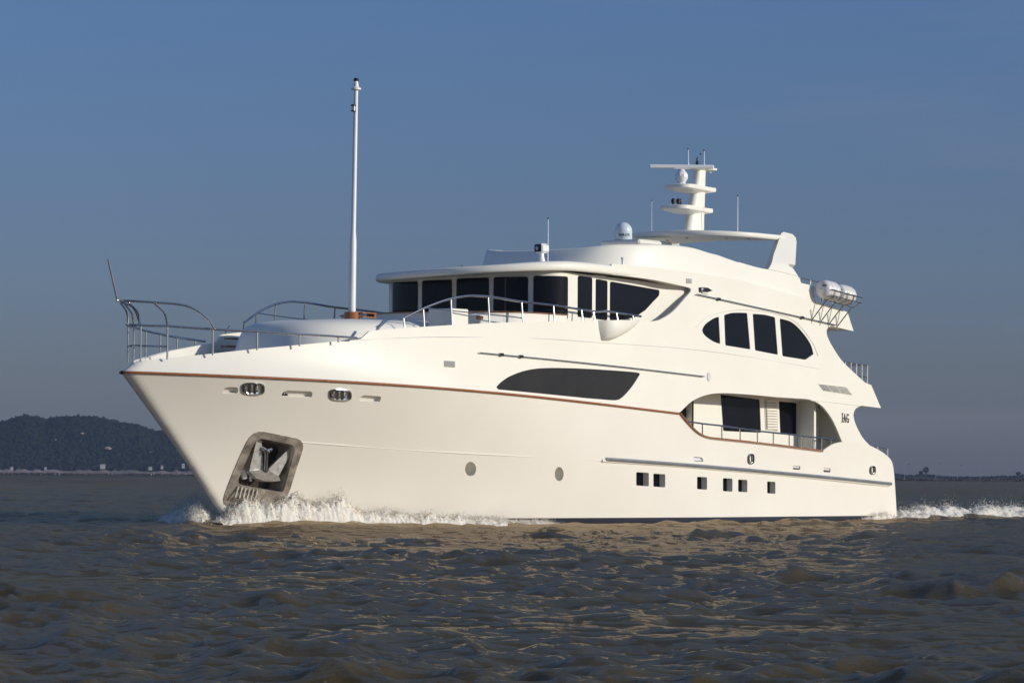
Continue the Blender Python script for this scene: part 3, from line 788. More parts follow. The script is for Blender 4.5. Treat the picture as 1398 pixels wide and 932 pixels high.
# hardtop
def hardtop():
    yw = 2.56; xa = float(on_y(1064, 325, -2.5)[0]); plan = sup(yw, 25.3, 27.5, 2.0, 56)+[(xa+.3, -yw), (xa, -yw+.3), (xa-.1, 0), (xa, yw-.3), (xa+.3, yw)]
    c = (27.0, 0); n = len(plan); rings = []
    for k, dz in ((.93, -.10), (.985, -.095), (1.0, -.06), (1.0, .05), (.99, .075), (.93, .09)):
        rings.append([(c[0]+(x-c[0])*k, c[1]+(y-c[1])*k, 9.48+dz-.008*(abs(y)**2)) for x, y in plan])
    V = sum(rings, []); m = MB()
    m.add(V, [(k*n+i, k*n+(i+1) % n, (k+1)*n+(i+1) % n, (k+1)*n+i) for k in range(5) for i in range(n)], True)
    m.add(rings[0], [tuple(range(n))]); m.add(rings[-1], [tuple(range(n))[::-1]]); return m
hardtop().build('hardtop', gel, YAC, angle=50)
for p in ((26.2, 1.5), (26.2, -.4), (26.9, -1.5), (27.3, -2.1), (26.9, .9)):
    mb = MB(); mb.lathe((p[0], p[1], 9.37-.008*p[1]**2), [(.05, .03), (.06, -.02), (.02, -.05)], 10); mb.build('downlight', steel, YAC)

# ---- radar mast
MAST = empty('radar_mast', (27.3, 0, 9.6)); MAST.parent = YAC; MAST.location = Vector((27.3, 0, 9.6))-Vector((17, 0, 0))
def foil(x_f, x_a, w, z, n=20):
    c = (x_f+x_a)/2; a = (x_a-x_f)/2
    return [(c+a*math.copysign(abs(math.cos(t))**.8, math.cos(t)), w/2*math.copysign(abs(math.sin(t))**.8, math.sin(t)), z) for t in np.linspace(0, 2*math.pi, n+1)[:-1]]
lev = [(26.62, 27.62, .48, 9.58), (26.80, 27.64, .42, 10.1), (27.00, 27.68, .38, 10.7), (27.18, 27.71, .34, 11.3), (27.30, 27.73, .32, 11.78)]
R_ = [foil(*l) for l in lev]; n = 20; mb = MB()
mb.add(sum(R_, []), [(k*n+i, k*n+(i+1) % n, (k+1)*n+(i+1) % n, (k+1)*n+i) for k in range(len(R_)-1) for i in range(n)], True); mb.add(R_[-1], [tuple(range(n))])
mb.build('mast_column', gel, MAST)
def spreader(xf, xa, w, z, t, wa=.18):
    L = [(xa, -wa), (xa-.5, -.24), (xf+.55, -w), (xf+.15, -w*.85), (xf, -w*.3), (xf, w*.3), (xf+.15, w*.85), (xf+.55, w), (xa-.5, .24), (xa, wa)]
    L = crom2(L+[L[0]], 4)[:-1]; n = len(L); c = ((xf+xa)/2, 0); rings = []
    for k, dz in ((.35, -t*1.25), (.88, -t*.72), (.97, -t*.62), (1, -t*.5), (1, .0), (.97, t*.1)):
        rings.append([(c[0]+(x-c[0])*k, y*k, z+dz) for x, y in L])
    m = MB(); V = sum(rings, []); m.add(V, [(k*n+i, k*n+(i+1) % n, (k+1)*n+(i+1) % n, (k+1)*n+i) for k in range(5) for i in range(n)], True)
    m.add(rings[0], [tuple(range(n))]); m.add(rings[-1], [tuple(range(n))[::-1]]); m.build('spreader', gel, MAST, angle=32)
spreader(25.75, 28.02, .55, 10.42, .19); spreader(25.95, 28.2, .52, 11.13, .19); spreader(26.95, 28.25, .3, 11.80, .10)
mb = MB(); mb.add([(26.75, -.02, 10.25), (27.0, -.02, 9.9), (26.98, -.02, 10.28), (26.75, .02, 10.25), (27.0, .02, 9.9), (26.98, .02, 10.28)], [(0, 1, 2), (3, 5, 4), (0, 3, 4, 1), (1, 4, 5, 2)]); mb.build('gusset', gel, MAST)
rc = Vector((26.45, 0, 11.32))
mb = MB(); mb.lathe(rc, [(.16, -.16), (.13, -.10), (.17, -.04), (.215, .03), (.22, .16), (.17, .25), (.12, .28), (.11, .36)], 9); rd = mb.build('radar_gearbox', white, MAST)
mb = MB(); mb.box(rc+Vector((0, 0, .43)), (2.15, .13, .13), yaw=-TH+.02, bev=.03); mb.box(rc+Vector((0, 0, .36)), (.5, .2, .03), yaw=-TH); mb.build('radar_scanner', white, rd)
for dx, dy, r in ((25.95, -.02, .07), (26.1, -.12, .07), (26.32, -.05, .045)):
    mb = MB(); mb.lathe((dx, dy, 10.47), [(.03, -.05), (.03, .02), (r, .05), (r, .16), (.02, .2)], 12); mb.build('horn' if r < .06 else 'mast_lamp', black, MAST)
mb = MB(); mb.lathe((27.35, 0, 11.83), [(.03, -.03), (.03, .06), (.06, .08), (.06, .15), (.03, .17), (.035, .25), (.01, .3)], 12); mb.build('mast_lamp', black, MAST)
def whip(x, y, z0, z1, r=.014, par=MAST, name='whip_antenna'):
    m = MB(); m.tube([(x, y, z0), (x, y, z0+.12), (x, y, z0+.13), (x, y, z1-.05)], [r*1.6, r*1.6, r, r*.8], 7)
    o = m.build(name, white, par); m = MB(); m.lathe((x, y, z1-.05), [(r*1.7, 0), (r*1.7, .05)], 8); m.build('tip', black, o)
whip(27.0, .12, 11.8, 12.42, .018); whip(27.75, 0, 11.8, 12.42, .018); whip(27.72, .12, 11.8, 12.3, .012)
mb = MB(); mb.lathe((28.1, 0, 11.66), [(.05, 0), (.03, .08)], 8); mb.build('stern_lamp', white, MAST)
p = on_y(1007, 318, -1.4); whip(p[0], -1.4, 9.5, on_y(1007, 266, -1.4)[2], .016, YAC)
p = on_y(889.7, 318, 2.2); whip(p[0], 2.2, 9.4, on_y(889.7, 273, 2.2)[2], .010, YAC)
# satellite dome on the flybridge top
p = on_y(851, 327, 0.8); dx, dy, dz = float(p[0]), .8, float(p[2])
mb = MB(); R0 = .29
prof = [(R0*.9, -.02), (R0, .0), (R0, .28)]+[(R0*math.cos(a), .28+R0*math.sin(a)) for a in np.linspace(.12, 1.5, 10)]
mb.lathe((dx, dy, dz), prof, 28); dome = mb.build('satellite_dome', bluewhite, YAC, angle=60)
mb = MB(); mb.lathe((dx, dy, dz-.9), [(.35, 0), (.28, .3), (.2, .88)], 20); mb.build('dome_pedestal', gel, YAC)
mb = MB(); mb.box((dx+.6, dy-.1, dz-.12), (1.9, 1.6, .18), bev=.06); mb.build('dome_base', gel, YAC)
def text_wrap(s, size, cx, cy, cz, R, ang0, mat, parent, name):
    cu = bpy.data.curves.new(name, 'FONT'); cu.body = s; cu.size = size; cu.align_x = 'CENTER'; cu.resolution_u = 2; cu.offset = size*.02
    ob = bpy.data.objects.new(name, cu); COL.objects.link(ob)
    dg = bpy.context.evaluated_depsgraph_get(); me = bpy.data.meshes.new_from_object(ob.evaluated_get(dg)); bpy.data.objects.remove(ob)
    for v in me.vertices:
        a = ang0+v.co.x/R; z = v.co.y; v.co = (cx+(R+.004)*math.cos(a), cy+(R+.004)*math.sin(a), cz+z)
    return link(name, me, mat, parent)
angc = math.atan2(CAM[1]-dy, CAM[0]-dx)
text_wrap('SAILOR', .125, dx, dy, dz+.1, R0, angc+.1, black, dome, 'lettering')
# searchlight, whip and horn on the pilothouse roof
p = on_y(739, 356, -1.6); lx, lz = float(p[0]), float(p[2])
mb = MB(); mb.lathe((lx, -1.6, lz-.05), [(.13, 0), (.12, .08), (.09, .16), (.08, .3)], 14); sl = mb.build('searchlight', white, YAC)
mb = MB(); mb.box((lx+.02, -1.6, lz+.38), (.42, .34, .30), yaw=.0, bev=.07); mb.build('lamp_head', white, sl)
mb = MB(); mb.box((lx-.2, -1.62, lz+.38), (.05, .27, .23), bev=.02); mb.build('lens', black, sl)
mb = MB(); mb.lathe((lx-.225, -1.6, lz+.38), [(.06, 0), (.02, -.012)], 10, axis='X'); mb.build('reflector', steel, sl)
p = on_y(748, 357, -1.75); whip(p[0], -1.75, p[2]-.1, on_y(748, 297, -1.75)[2], .016, YAC)
p = on_y(850, 361, -3.2); mb = MB(); mb.lathe((p[0], -3.2, p[2]-.06), [(.09, 0), (.05, .05), (.035, .08), (.035, .2), (.06, .23), (.05, .28)], 10); mb.build('anchor_lamp', white, YAC)
p = on_y(631, 363, 1.2); mb = MB(); mb.lathe((p[0], 1.2, p[2]-.03), [(.05, 0), (.05, .04), (.01, .06)], 10); mb.build('deck_filler', steel, YAC)

# ---- foredeck: trunk, portuguese bridge, seats, mast, steps
def dome_body(plan, prof, name, mat, cx):
    n = len(plan); rings = []
    for o, z in prof:
        ring = []
        for i, (x, y) in enumerate(plan):
            a = plan[max(i-1, 0)]; b = plan[min(i+1, n-1)]; tx_, ty_ = b[0]-a[0], b[1]-a[1]; l = math.hypot(tx_, ty_); nx, ny = ty_/l, -tx_/l
            if nx*(x-cx)+ny*y < 0: nx, ny = -nx, -ny
            ring.append((x+nx*o, y+ny*o, z(x) if callable(z) else z))
        rings.append(ring)
    m = MB(); V = sum(rings, []); m.add(V, [(k*n+i, k*n+i+1, (k+1)*n+i+1, (k+1)*n+i) for k in range(len(prof)-1) for i in range(n-1)], True)
    m.add(rings[-1], [tuple(range(n))]); return m.build(name, mat, YAC, angle=60)
tplan = [(x, y) for x, y in sup(2.55, 6.0, 9.2, 2.4, 50)]; tplan = [(12.6, 2.55)]+tplan+[(12.6, -2.55)]
zt = lambda dz: (lambda x: 5.86+dz+.018*(x-6)-.0)
dome_body(tplan, [(.35, 4.3), (.10, 5.1), (.0, zt(-.45)), (-.10, zt(-.25)), (-.25, zt(-.10)), (-.5, zt(0.0)), (-1.0, zt(.07)), (-1.6, zt(.10)), (-2.1, zt(.11))], 'trunk_cabin', gel, 11)
# low round hatch outline on the trunk
bplan = [(15.5, 3.55)]+sup(3.55, 11.7, 14.2, 2.3, 44)+[(15.5, -3.55)]
def wallband(plan, z0, z1, t, name, mat, cx):
    return dome_body(plan, [(0, z0), (0, z1-.03), (-.03, z1), (-t+.03, z1), (-t, z1-.03), (-t, z0)], name, mat, cx)
def wallstrip(plan, z0, z1, t, name, mat, cx):
    n = len(plan); m = MB(); rings = []
    for o, z in [(0, z0), (0, z1-.03), (-.03, z1), (-t+.03, z1), (-t, z1-.03), (-t, z0)]:
        ring = []
        for i, (x, y) in enumerate(plan):
            a = plan[max(i-1, 0)]; b = plan[min(i+1, n-1)]; tx_, ty_ = b[0]-a[0], b[1]-a[1]; l = math.hypot(tx_, ty_); nx, ny = ty_/l, -tx_/l
            if nx*(x-cx)+ny*y < 0: nx, ny = -nx, -ny
            ring.append((x+nx*o, y+ny*o, z))
        rings.append(ring)
    V = sum(rings, []); m.add(V, [(k*n+i, k*n+i+1, (k+1)*n+i+1, (k+1)*n+i) for k in range(5) for i in range(n-1)], True)
    return m.build(name, mat, YAC, angle=50)
wallstrip(bplan, 5.0, 6.33, .14, 'bridge_bulwark', gel, 14.5)
mb = MB(); flat_tube(mb, [(x, y, 6.338) for x, y in bplan], .075, .012); mb.build('bulwark_cap', teak, YAC)
# mast foot and mast
mx_, my_ = 9.66, 0.0
mb = MB(); mb.lathe((mx_, my_, 6.02), [(.24, 0), (.24, .24), (.22, .25)], 24); mb.build('mast_collar', teak, YAC)
mb = MB(); mb.box((mx_+.36, -.22, 6.12), (.62, .34, .03)); mb.box((mx_+.36, -.22, 6.24), (.62, .34, .03)); mb.box((mx_+.62, -.22, 6.18), (.06, .3, .16)); mb.build('mast_step', teak, YAC)
mb = MB(); mb.tube([(mx_, my_, 6.1), (mx_+.02, my_, 8.35), (mx_+.03, my_, 8.65), (mx_+.10, my_, 12.88)], [.108, .102, .074, .062], 20); sm_ = mb.build('signal_mast', white, YAC)
mb = MB(); mb.lathe((mx_+.10, my_, 12.88), [(.15, -.02), (.15, .03), (.08, .08), (.07, .17), (.05, .25)], 14); mb.build('masthead_cap', white, sm_)
mb = MB(); mb.lathe((mx_+.10, my_, 13.12), [(.07, 0), (.08, .03), (.06, .09)], 12); mb.build('masthead_lamp', black, sm_)
mb = MB(); mb.lathe((mx_-.05, -.03, 12.2), [(.075, 0), (.075, .03)], 12); mb.lathe((mx_-.05, -.03, 12.36), [(.075, 0), (.075, .05)], 12); mb.box((mx_+.03, 0, 12.3), (.12, .05, .05)); ml = mb.build('mast_lamp', black, sm_)
mb = MB(); mb.lathe((mx_-.05, -.03, 12.23), [(.062, 0), (.062, .13)], 12); mb.build('lens', steel, ml)
# cabinet and seat on the bridge deck
def boxpx(name, px0, px1, y, zt_, h_, dy, mat):
    a = on_y(px0, 435, y)[0]; b = on_y(px1, 435, y)[0]; m = MB(); m.box(((a+b)/2, y+dy/2, zt_-h_/2), (b-a, dy, h_), bev=.03); return m.build(name, mat, YAC)
boxpx('deck_locker', 617, 640, -3.3, 6.33, .7, .9, gel)
st = boxpx('bench_seat', 656, 704, -3.15, 6.20, .5, .5, gel_grey)
mb = MB(); p = on_y(655.5, 433.5, -3.3); mb.box((p[0]-.0, -3.28, p[2]), (.24, .12, .1), bev=.02); mb.build('armrest', teak, st)
# inside of the starboard bow bulwark: steps
mb = MB(); p = on_y(323, 462, 2.2)
PT = empty('boarding_steps', (0, 0, 0)); PT.parent = YAC; PT.location = Vector((6.9, 2.1, 4.7))-Vector((17, 0, 0))
a = on_y(312, 463.5, 2.2); b = on_y(344, 463, 2.2)
for k, (pa, pb, py) in enumerate([(311, 344, 462.8), (306, 340, 473.5)]):
    A = on_y(pa, py, 2.3); Bq = on_y(pb, py, 2.3); mb = MB(); mb.box(((A[0]+Bq[0])/2, 2.3, (A[2]+Bq[2])/2), (Bq[0]-A[0], .3, .05), bev=.01); mb.build('tread', teak, PT)
mb = MB(); A = on_y(344.5, 462, 2.3); mb.box((A[0], 2.3, A[2]-.35), (.05, .34, .75)); mb.build('stringer', gel, PT)

# ---- stainless rails
def bt(X, o=.10): return max(0, B(X, Zr(X)+.45)-o)
def rail_hit(px, py, o=.10, sh=0.0, off=0.0, zz=None):
    """point of the rail line over the port bulwark: y = -(half breadth there)"""
    lo, hi = -6.0, 0.0
    for _ in range(40):
        y = (lo+hi)/2; p = on_y(px, py, y)
        if -bt(p[0]+sh, o) > y: lo = y
        else: hi = y
    return tuple(on_y(px, py, (lo+hi)/2))
def flip(P): return [(x, -y, z) for x, y, z in P]
SH = .32
main_p = [rail_hit(a, b, .0, SH) for a, b in [(176, 443.3), (190, 444), (210, 444.6), (230, 445), (260, 447.2), (292, 449.3), (351, 452.6), (409, 456.4), (450, 458.6), (487, 461.2)]]
nose = (main_p[0][0]-.10, 0, main_p[0][2]+.0)
def pulpit(name, P, nose, r, parent=YAC):
    stb = flip(P)[::-1]; ctrl = stb+[(nose)]+P; m = MB(); m.tube(crom(ctrl, 5), r, 8); return m.build(name, steel, parent)
pr = pulpit('bow_rail', main_p, nose, .034)
low_p = [rail_hit(a, b, .0, SH-.1) for a, b in [(186, 471.5), (200, 472), (228, 472.8)]]
m = pulpit('lower_bow_rail', low_p, (low_p[0][0]-.12, 0, low_p[0][2]), .026, pr)
def post(P, parent, r=.026, k=1): m = MB(); m.tube(P if k == 1 else crom(P, k), r, 8); return m.build('post', steel, parent)
for px, yt, yb in [(192.3, 444, 492), (228.8, 445, 489), (290.7, 449.3, 482.2), (351.2, 452.6, 475.5), (409, 456.4, 470.4), (462, 459.3, 465.5)]:
    T = rail_hit(px, yt, .0, SH); Bb = list(T); 
    # foot lands on the bulwark top
    zb = interp(T[0], bow_top); Bb = (T[0], T[1], zb-.03)
    for s in (1, -1): post([(T[0], T[1]*s, T[2]), (Bb[0], Bb[1]*s, Bb[2])], pr)
# raised hoop
hoop_p = [rail_hit(a, b, .0, SH+.3) for a, b in [(168, 410.5), (190, 411.4), (225, 413.7), (245, 415.5), (258, 418.6), (268, 423.5), (277, 430), (286, 439), (291.5, 448.5)]]
hp = pulpit('pulpit_hoop', hoop_p, (hoop_p[0][0]-.25, 0, hoop_p[0][2]), .034)
for a, b, c, d in [(176, 413, 190.5, 443.5), (210.8, 414.5, 228.5, 445)]:
    T = rail_hit(a, b, .0, SH+.3); Q = rail_hit(c, d, .0, SH)
    mid = ((T[0]+Q[0])/2+.12, (T[1]+Q[1])/2-.02, (T[2]+Q[2])/2+.05)
    for s in (1, -1): post([(p[0], p[1]*s, p[2]) for p in (T, mid, Q)], hp, k=5)
js0 = (hoop_p[0][0]-.2, 0, hoop_p[0][2]); e = on_y(147.7, 354, 0)
mb = MB(); mb.tube([js0, tuple(e)], [.03, .024], 8); mb.build('jackstaff', alu, YAC)
# raised side rails over the step up
hi_p = [(514, 450.5), (524, 440)]
mb = MB(); A = S3(514, 450.5, .05); Bq = S3(524, 439.5, .05)
for s in (1, -1): mb = MB(); mb.tube([(A[0], A[1]*s, A[2]), (Bq[0], Bq[1]*s, Bq[2])], .035, 8); mb.build('grab_handle', steel, YAC)
arc_px = [(551, 434.4), (565, 427.6), (579.5, 420.5), (600, 412.5), (616, 407.6), (632, 404.8), (646, 403.7), (667.5, 405), (690, 408.2), (712.5, 411.8), (755.8, 416.8), (793, 422.3), (813, 425.2), (828.8, 424.9), (850, 428), (875, 431.8)]
arc3 = [S3(a, b, .12) for a, b in arc_px]
SR = []
for s in (1, -1):
    m = MB(); m.tube(crom([(x, y*s, z) for x, y, z in arc3], 4), .034, 8); SR.append(m.build('side_rail', steel, YAC))
mid_px = [(581, 420.5), (616, 424), (650, 427.4), (697, 432), (712, 434)]
for s, o in ((1, SR[0]), (-1, SR[1])):
    m = MB(); m.tube([(x, y*s, z) for x, y, z in [S3(a, b, .12) for a, b in mid_px]], .018, 7); m.build('mid_rail', steel, o)
topl = [(500, 453), (543, 448.6), (577, 446.2), (616, 443.8), (676, 440.6), (740, 439.2), (880, 438.4)]
for px in (551, 577.8, 615.5, 666.4, 712, 755.3, 793.8, 810, 841.6, 863.5):
    T = S3(px, interp(px, arc_px), .12); Q = S3(px, interp(px, topl)+.5, .05)
    Q = (T[0], Q[1]+.02, Q[2])
    for s, o in ((1, SR[0]), (-1, SR[1])): post([(T[0], T[1]*s, T[2]), (Q[0], Q[1]*s, Q[2])], o)
# thin rail on the starboard bulwark running back to the mast foot
# aft rails
def aftrail(name, pxs, y0, hgt, n, dz, parent=YAC, turn=True):
    a, b = pxs; A = Vector(on_y(*a, y0)); Bq = Vector(on_y(*b, y0)); m = MB()
    C = Vector((Bq.x, -y0, Bq.z)); D = Vector((A.x, -y0, A.z)); m.tube([A, Bq, C, D], .03, 8); o = m.build(name, steel, parent)
    m = MB(); m.tube([q-Vector((0, 0, hgt*.5)) for q in (A, Bq, C, D)], .015, 6); m.build('lower_wire', steel, o)
    for k in range(n+1):
        q = A.lerp(Bq, k/n)
        for s in (1, -1): post([(q.x, q.y*s, q.z), (q.x, q.y*s, q.z-hgt-dz)], o)
    for k in range(1, 5): q = Bq.lerp(C, k/5); post([q, (q.x, q.y, q.z-hgt-dz)], o)
aftrail('upper_aft_rail', ((1154, 493.8), (1184, 498.6)), -3.45, .8, 4, 0)
aftrail('stern_rail', ((1184, 607), (1211.5, 612)), -3.35, .75, 2, 0)
aftrail('sundeck_rail', ((1091.5, 378.8), (1150, 392)), -3.25, .62, 4, 0)

# ---- life raft canisters in their outboard cradle
RZ = -4.02
pa = Vector(on_y(1123.5, 394.5, RZ)); pb = Vector(on_y(1164.5, 405.6, RZ)); ax = (pb-pa); ax.y = 0; Lr = ax.length; u = ax.normalized()
def raft(c0, L, R, label):
    T = empty('life_raft_canister', tuple(c0+u*L/2), label=label, cat='life raft', group='life raft canisters on the sundeck cradle')
    rot = Matrix.Rotation(-math.atan2(u.z, u.x), 4, 'Y')
    prof = [(.02, 0), (R*.55, .015), (R*.85, .06), (R*.97, .14), (R, .22)]
    for k in range(3):
        t = L*(.30+.2*k); prof += [(R, t-.05), (R*1.04, t-.035), (R*1.04, t+.035), (R, t+.05)]
    prof += [(R, L-.22), (R*.97, L-.14), (R*.85, L-.06), (R*.55, L-.015), (.02, L)]
    for nm, a0, a1, k in (('lower_shell', math.pi, 2*math.pi, .985), ('upper_shell', 0, math.pi, 1.0)):
        V = []; n = 18
        for (r, x) in prof:
            for j in range(n+1):
                a = a0+(a1-a0)*j/n; V.append(c0+rot.to_3x3()@Vector((x, -r*k*math.cos(a), r*k*math.sin(a))))
        m = MB(); m.add(V, [(i*(n+1)+j, i*(n+1)+j+1, (i+1)*(n+1)+j+1, (i+1)*(n+1)+j) for i in range(len(prof)-1) for j in range(n)], True)
        m.build(nm, glassfibre, T, angle=60)
    m = MB(); m.box(c0+Vector((.03, -.12, .1)), (.03, .16, .05)); m.build('label_plate', black, T)
    return T
R0c = .31; Lc = Lr/2-.03
raft(pa-u*.12, Lc, R0c, 'forward life raft canister, the one nearer the bow, with dark mark on its end')
raft(pa-u*.12+u*(Lc+.06), Lc, R0c, 'aft life raft canister, behind its twin at the rear end of the cradle')
mb = MB(); crd = []
CR = empty('raft_cradle', (0, 0, 0)); CR.parent = YAC; CR.location = Vector(pa)-Vector((17, 0, 0))
for dy, dz_ in ((-.34, -.02), (-.30, -.2), (.0, -.345)):
    m = MB(); m.tube([pa+u*.0+Vector((0, dy, dz_)), pa+u*(Lr+.05)+Vector((0, dy, dz_))], .017, 6); m.build('rail', steel, CR)
for k in range(5):
    c = pa+u*(.25+(Lr-.3)*k/4); m = MB()
    m.tube([c+Vector((0, R0c*1.08*math.cos(a), R0c*1.1*math.sin(a))) for a in np.linspace(math.pi*.98, math.pi*2.0, 14)], .015, 6); m.build('strap', steel, CR)
for k in range(4):
    c = pa+u*(.12+k*.50*Lr/1.75); f = c+Vector((-.35, .42, -1.02)); f.y = -B(f.x, f.z)-.01
    m = MB(); m.tube([c+Vector((0, -.05, -.36)), f], .022, 6); m.tube([f+Vector((-.05, .0, .35)), f, f+Vector((0, 0, -.1))], .016, 6); m.build('bracket', steel, CR)
#WATER
# ---------------------------------------------------------------- water
WR = np.random.RandomState(11)
NW = 190
lam = np.exp(WR.uniform(math.log(.20), math.log(5.0), NW))
wk = 2*math.pi/lam
wdir = math.atan2(FWD0[1], FWD0[0]) + math.radians(200) + WR.normal(0, .85, NW)
wsl = .031*np.interp(lam, [.2, .5, 1.5, 2.5, 5], [1.3, 1.5, 1.0, .52, .34])
wamp = wsl/wk
wph = WR.uniform(0, 2*math.pi, NW)
# a little long, low swell underneath
WL = np.random.RandomState(4); NL = 24; lam = np.r_[lam, WL.uniform(6, 17, NL)]; wk = 2*math.pi/lam; wamp = np.r_[wamp, .006/wk[NW:]]
wdir = np.r_[wdir, math.atan2(FWD0[1], FWD0[0])+math.radians(195)+WL.normal(0, .5, NL)]; wph = np.r_[wph, WL.uniform(0, 6.28, NL)]; NW += NL
kx = wk*np.cos(wdir); ky = wk*np.sin(wdir)
HX = np.linspace(3.0, 36, 200); HB = np.array([B(x, .15) for x in HX])
def hull_dist(x, y):
    """signed distance-like measure outward from the waterline of the yacht"""
    b = np.interp(x, HX, HB, left=0)
    return np.abs(y)-b
def g_(x, a, w): return np.exp(-((x-a)/w)**2)
def bowwave(x, y):
    d = hull_dist(x, y)
    # crest peels away from the hull as it runs aft
    off = .30+.10*np.clip(x-5, 0, 20)
    amp = .14*np.clip((x-3.2)/1.3, 0, 1)*np.exp(-np.clip(x-5.5, 0, 99)/4.2)
    wid = .55+.06*np.clip(x-5, 0, 30)
    h = amp*np.exp(-((d-off)/wid)**2)*(x > 2.5)
    h = h + .07*np.exp(-((d-2.4-.3*np.clip(x-6, 0, 40))/.8)**2)*np.clip((x-4)/3, 0, 1)*(x < 40)
    # trough amidships and the rise under the quarter
    h = h - .38*g_(x, 23.0, 5.0)*np.exp(-np.clip(d, 0, 9)/2.2) + .10*g_(x, 31.5, 3.0)*np.exp(-np.clip(d, 0, 9)/2.5)
    # ahead of the stem: pile of water
    rr = np.hypot(x-3.9, y); h = h+.10*np.exp(-(rr/.9)**2)
    # stern wake ridge
    yw = 3.0+.16*np.clip(x-34, 0, 60); a = np.clip((x-34.3)/1.5, 0, 1)*np.exp(-np.clip(x-35, 0, 99)/22)
    h = h+.20*a*np.exp(-((np.abs(y)-yw)/1.3)**2)+.30*a*np.exp(-(y/2.2)**2)*np.exp(-np.clip(x-35, 0, 99)/7)
    return h
def waves(x, y, step, base=True):
    h = np.zeros_like(x); ddx = np.zeros_like(x); ddy = np.zeros_like(x)
    # groups of steeper and calmer chop
    gx = .75+.35*np.sin(.21*x+.13*y+1.1)*np.sin(.11*x-.24*y+.4)+.18*np.sin(.63*x+.5*y)
    for i in range(NW):
        w = np.clip(lam[i]/(1.8*step)-1, 0, 1)
        ph = kx[i]*x+ky[i]*y+wph[i]; a = wamp[i]*w
        h += a*np.cos(ph); s = a*np.sin(ph)*.95
        ddx -= s*math.cos(wdir[i]); ddy -= s*math.sin(wdir[i])
    far = 1/(1+(step/9)**2)
    return h*gx*far, ddx*gx*far, ddy*gx*far
rl = []; r = 13.0
while r < 9000:
    rl.append(r)
    r += .055 if r < 30 else (max(.055, r*.0030) if r < 320 else (r*.0045 if r < 1100 else r*.012))
rl = np.array(rl); aim = math.atan2(FWD0[1], FWD0[0])
NA = 620; al = np.linspace(aim-math.radians(14), aim+math.radians(14), NA)
RR, AA = np.meshgrid(rl, al, indexing='ij'); st_ = np.gradient(rl)[:, None]*np.ones_like(RR)
X0 = CAM[0]+RR*np.cos(AA); Y0 = CAM[1]+RR*np.sin(AA)
hh, dX, dY = waves(X0, Y0, np.maximum(st_*.75, RR*.0008))
hd_ = np.clip(hull_dist(X0, Y0), 0, 99); Zw = hh*(1-.6*np.exp(-(hd_/2.2)**2)*(X0 > 14)*(X0 < 33))+bowwave(X0, Y0)
P = np.stack([X0+dX, Y0+dY, Zw], -1).reshape(-1, 3).astype(np.float32)
nr = len(rl); idx = np.arange(nr*NA).reshape(nr, NA)
Q = np.stack([idx[:-1, :-1], idx[:-1, 1:], idx[1:, 1:], idx[1:, :-1]], -1).reshape(-1, 4)
# no water surface inside the hull
cen = np.stack([X0, Y0], -1).reshape(-1, 2)[Q].mean(1)
inside = (np.abs(cen[:, 1]) < np.interp(cen[:, 0], HX, HB-.35, left=-1)) & (cen[:, 0] > 4.8) & (cen[:, 0] < 33.2)
Q = Q[~inside]
def npmesh(name, P, Q, k):
    me = bpy.data.meshes.new(name); me.vertices.add(len(P)); me.vertices.foreach_set('co', P.astype(np.float32).ravel())
    me.loops.add(Q.size); me.loops.foreach_set('vertex_index', Q.astype(np.int32).ravel())
    me.polygons.add(len(Q)); me.polygons.foreach_set('loop_start', np.arange(0, Q.size, k, dtype=np.int32)); me.polygons.foreach_set('loop_total', np.full(len(Q), k, np.int32))
    me.update(calc_edges=True); me.validate(); return me
wm = npmesh('water', P, Q, 4); wm.shade_smooth()
# foam streaks: where the yacht has churned the surface
dd = hull_dist(P[:, 0], P[:, 1]); xx = P[:, 0]; yy = P[:, 1]
foam = np.exp(-((dd-.35-.10*np.clip(xx-5, 0, 20))/(.42+.05*np.clip(xx-5, 0, 30)))**2)*np.clip((xx-3)/1, 0, 1)*np.exp(-np.clip(xx-9, 0, 99)/4.5)
aft_ = np.clip((xx-33.5)/1.2, 0, 1)*np.exp(-np.clip(xx-35, 0, 99)/30)
foam = np.maximum(foam, aft_*np.exp(-(np.clip(np.abs(yy)-3.2-.14*np.clip(xx-34, 0, 99), 0, 99)/.8)**2))
foam = np.maximum(foam, .7*np.exp(-(np.hypot(xx-4.1, yy)/1.1)**2))
foam = np.maximum(foam, .55*np.exp(-((dd-.1)/.25)**2)*np.clip((xx-27)/4, 0, 1)*(xx < 34.5))
wc = on_z(262, 872, .1); ua = (xx-wc[0])*RIGHT[0]+(yy-wc[1])*RIGHT[1]; va = (xx-wc[0])*FWD0[0]+(yy-wc[1])*FWD0[1]
foam = np.maximum(foam, .60*np.exp(-(ua/.26)**2-(va/1.3)**2))
at = wm.attributes.new('churn', 'FLOAT', 'POINT'); at.data.foreach_set('value', np.clip(foam, 0, 1).astype(np.float32))
m, nt, b = newmat('muddy_water'); L = nt.links.new
n1 = noise(nt, .35, 5); base = mix2(nt, n1.outputs['Fac'], (.044, .032, .012), (.070, .051, .019))
att = nt.nodes.new('ShaderNodeAttribute'); att.attribute_name = 'churn'
n2 = noise(nt, 2.6, 8, .72); 
mul = nt.nodes.new('ShaderNodeMath'); mul.operation = 'MULTIPLY_ADD'; L(att.outputs['Fac'], mul.inputs[0]); mul.inputs[1].default_value = .62; L(n2.outputs['Fac'], mul.inputs[2])
mr = nt.nodes.new('ShaderNodeMapRange'); mr.inputs[1].default_value = .80; mr.inputs[2].default_value = 1.02; L(mul.outputs[0], mr.inputs[0])
mxx = nt.nodes.new('ShaderNodeMix'); mxx.data_type = 'RGBA'; L(mr.outputs[0], mxx.inputs[0]); L(base, mxx.inputs[6]); mxx.inputs[7].default_value = (.50, .45, .36, 1)
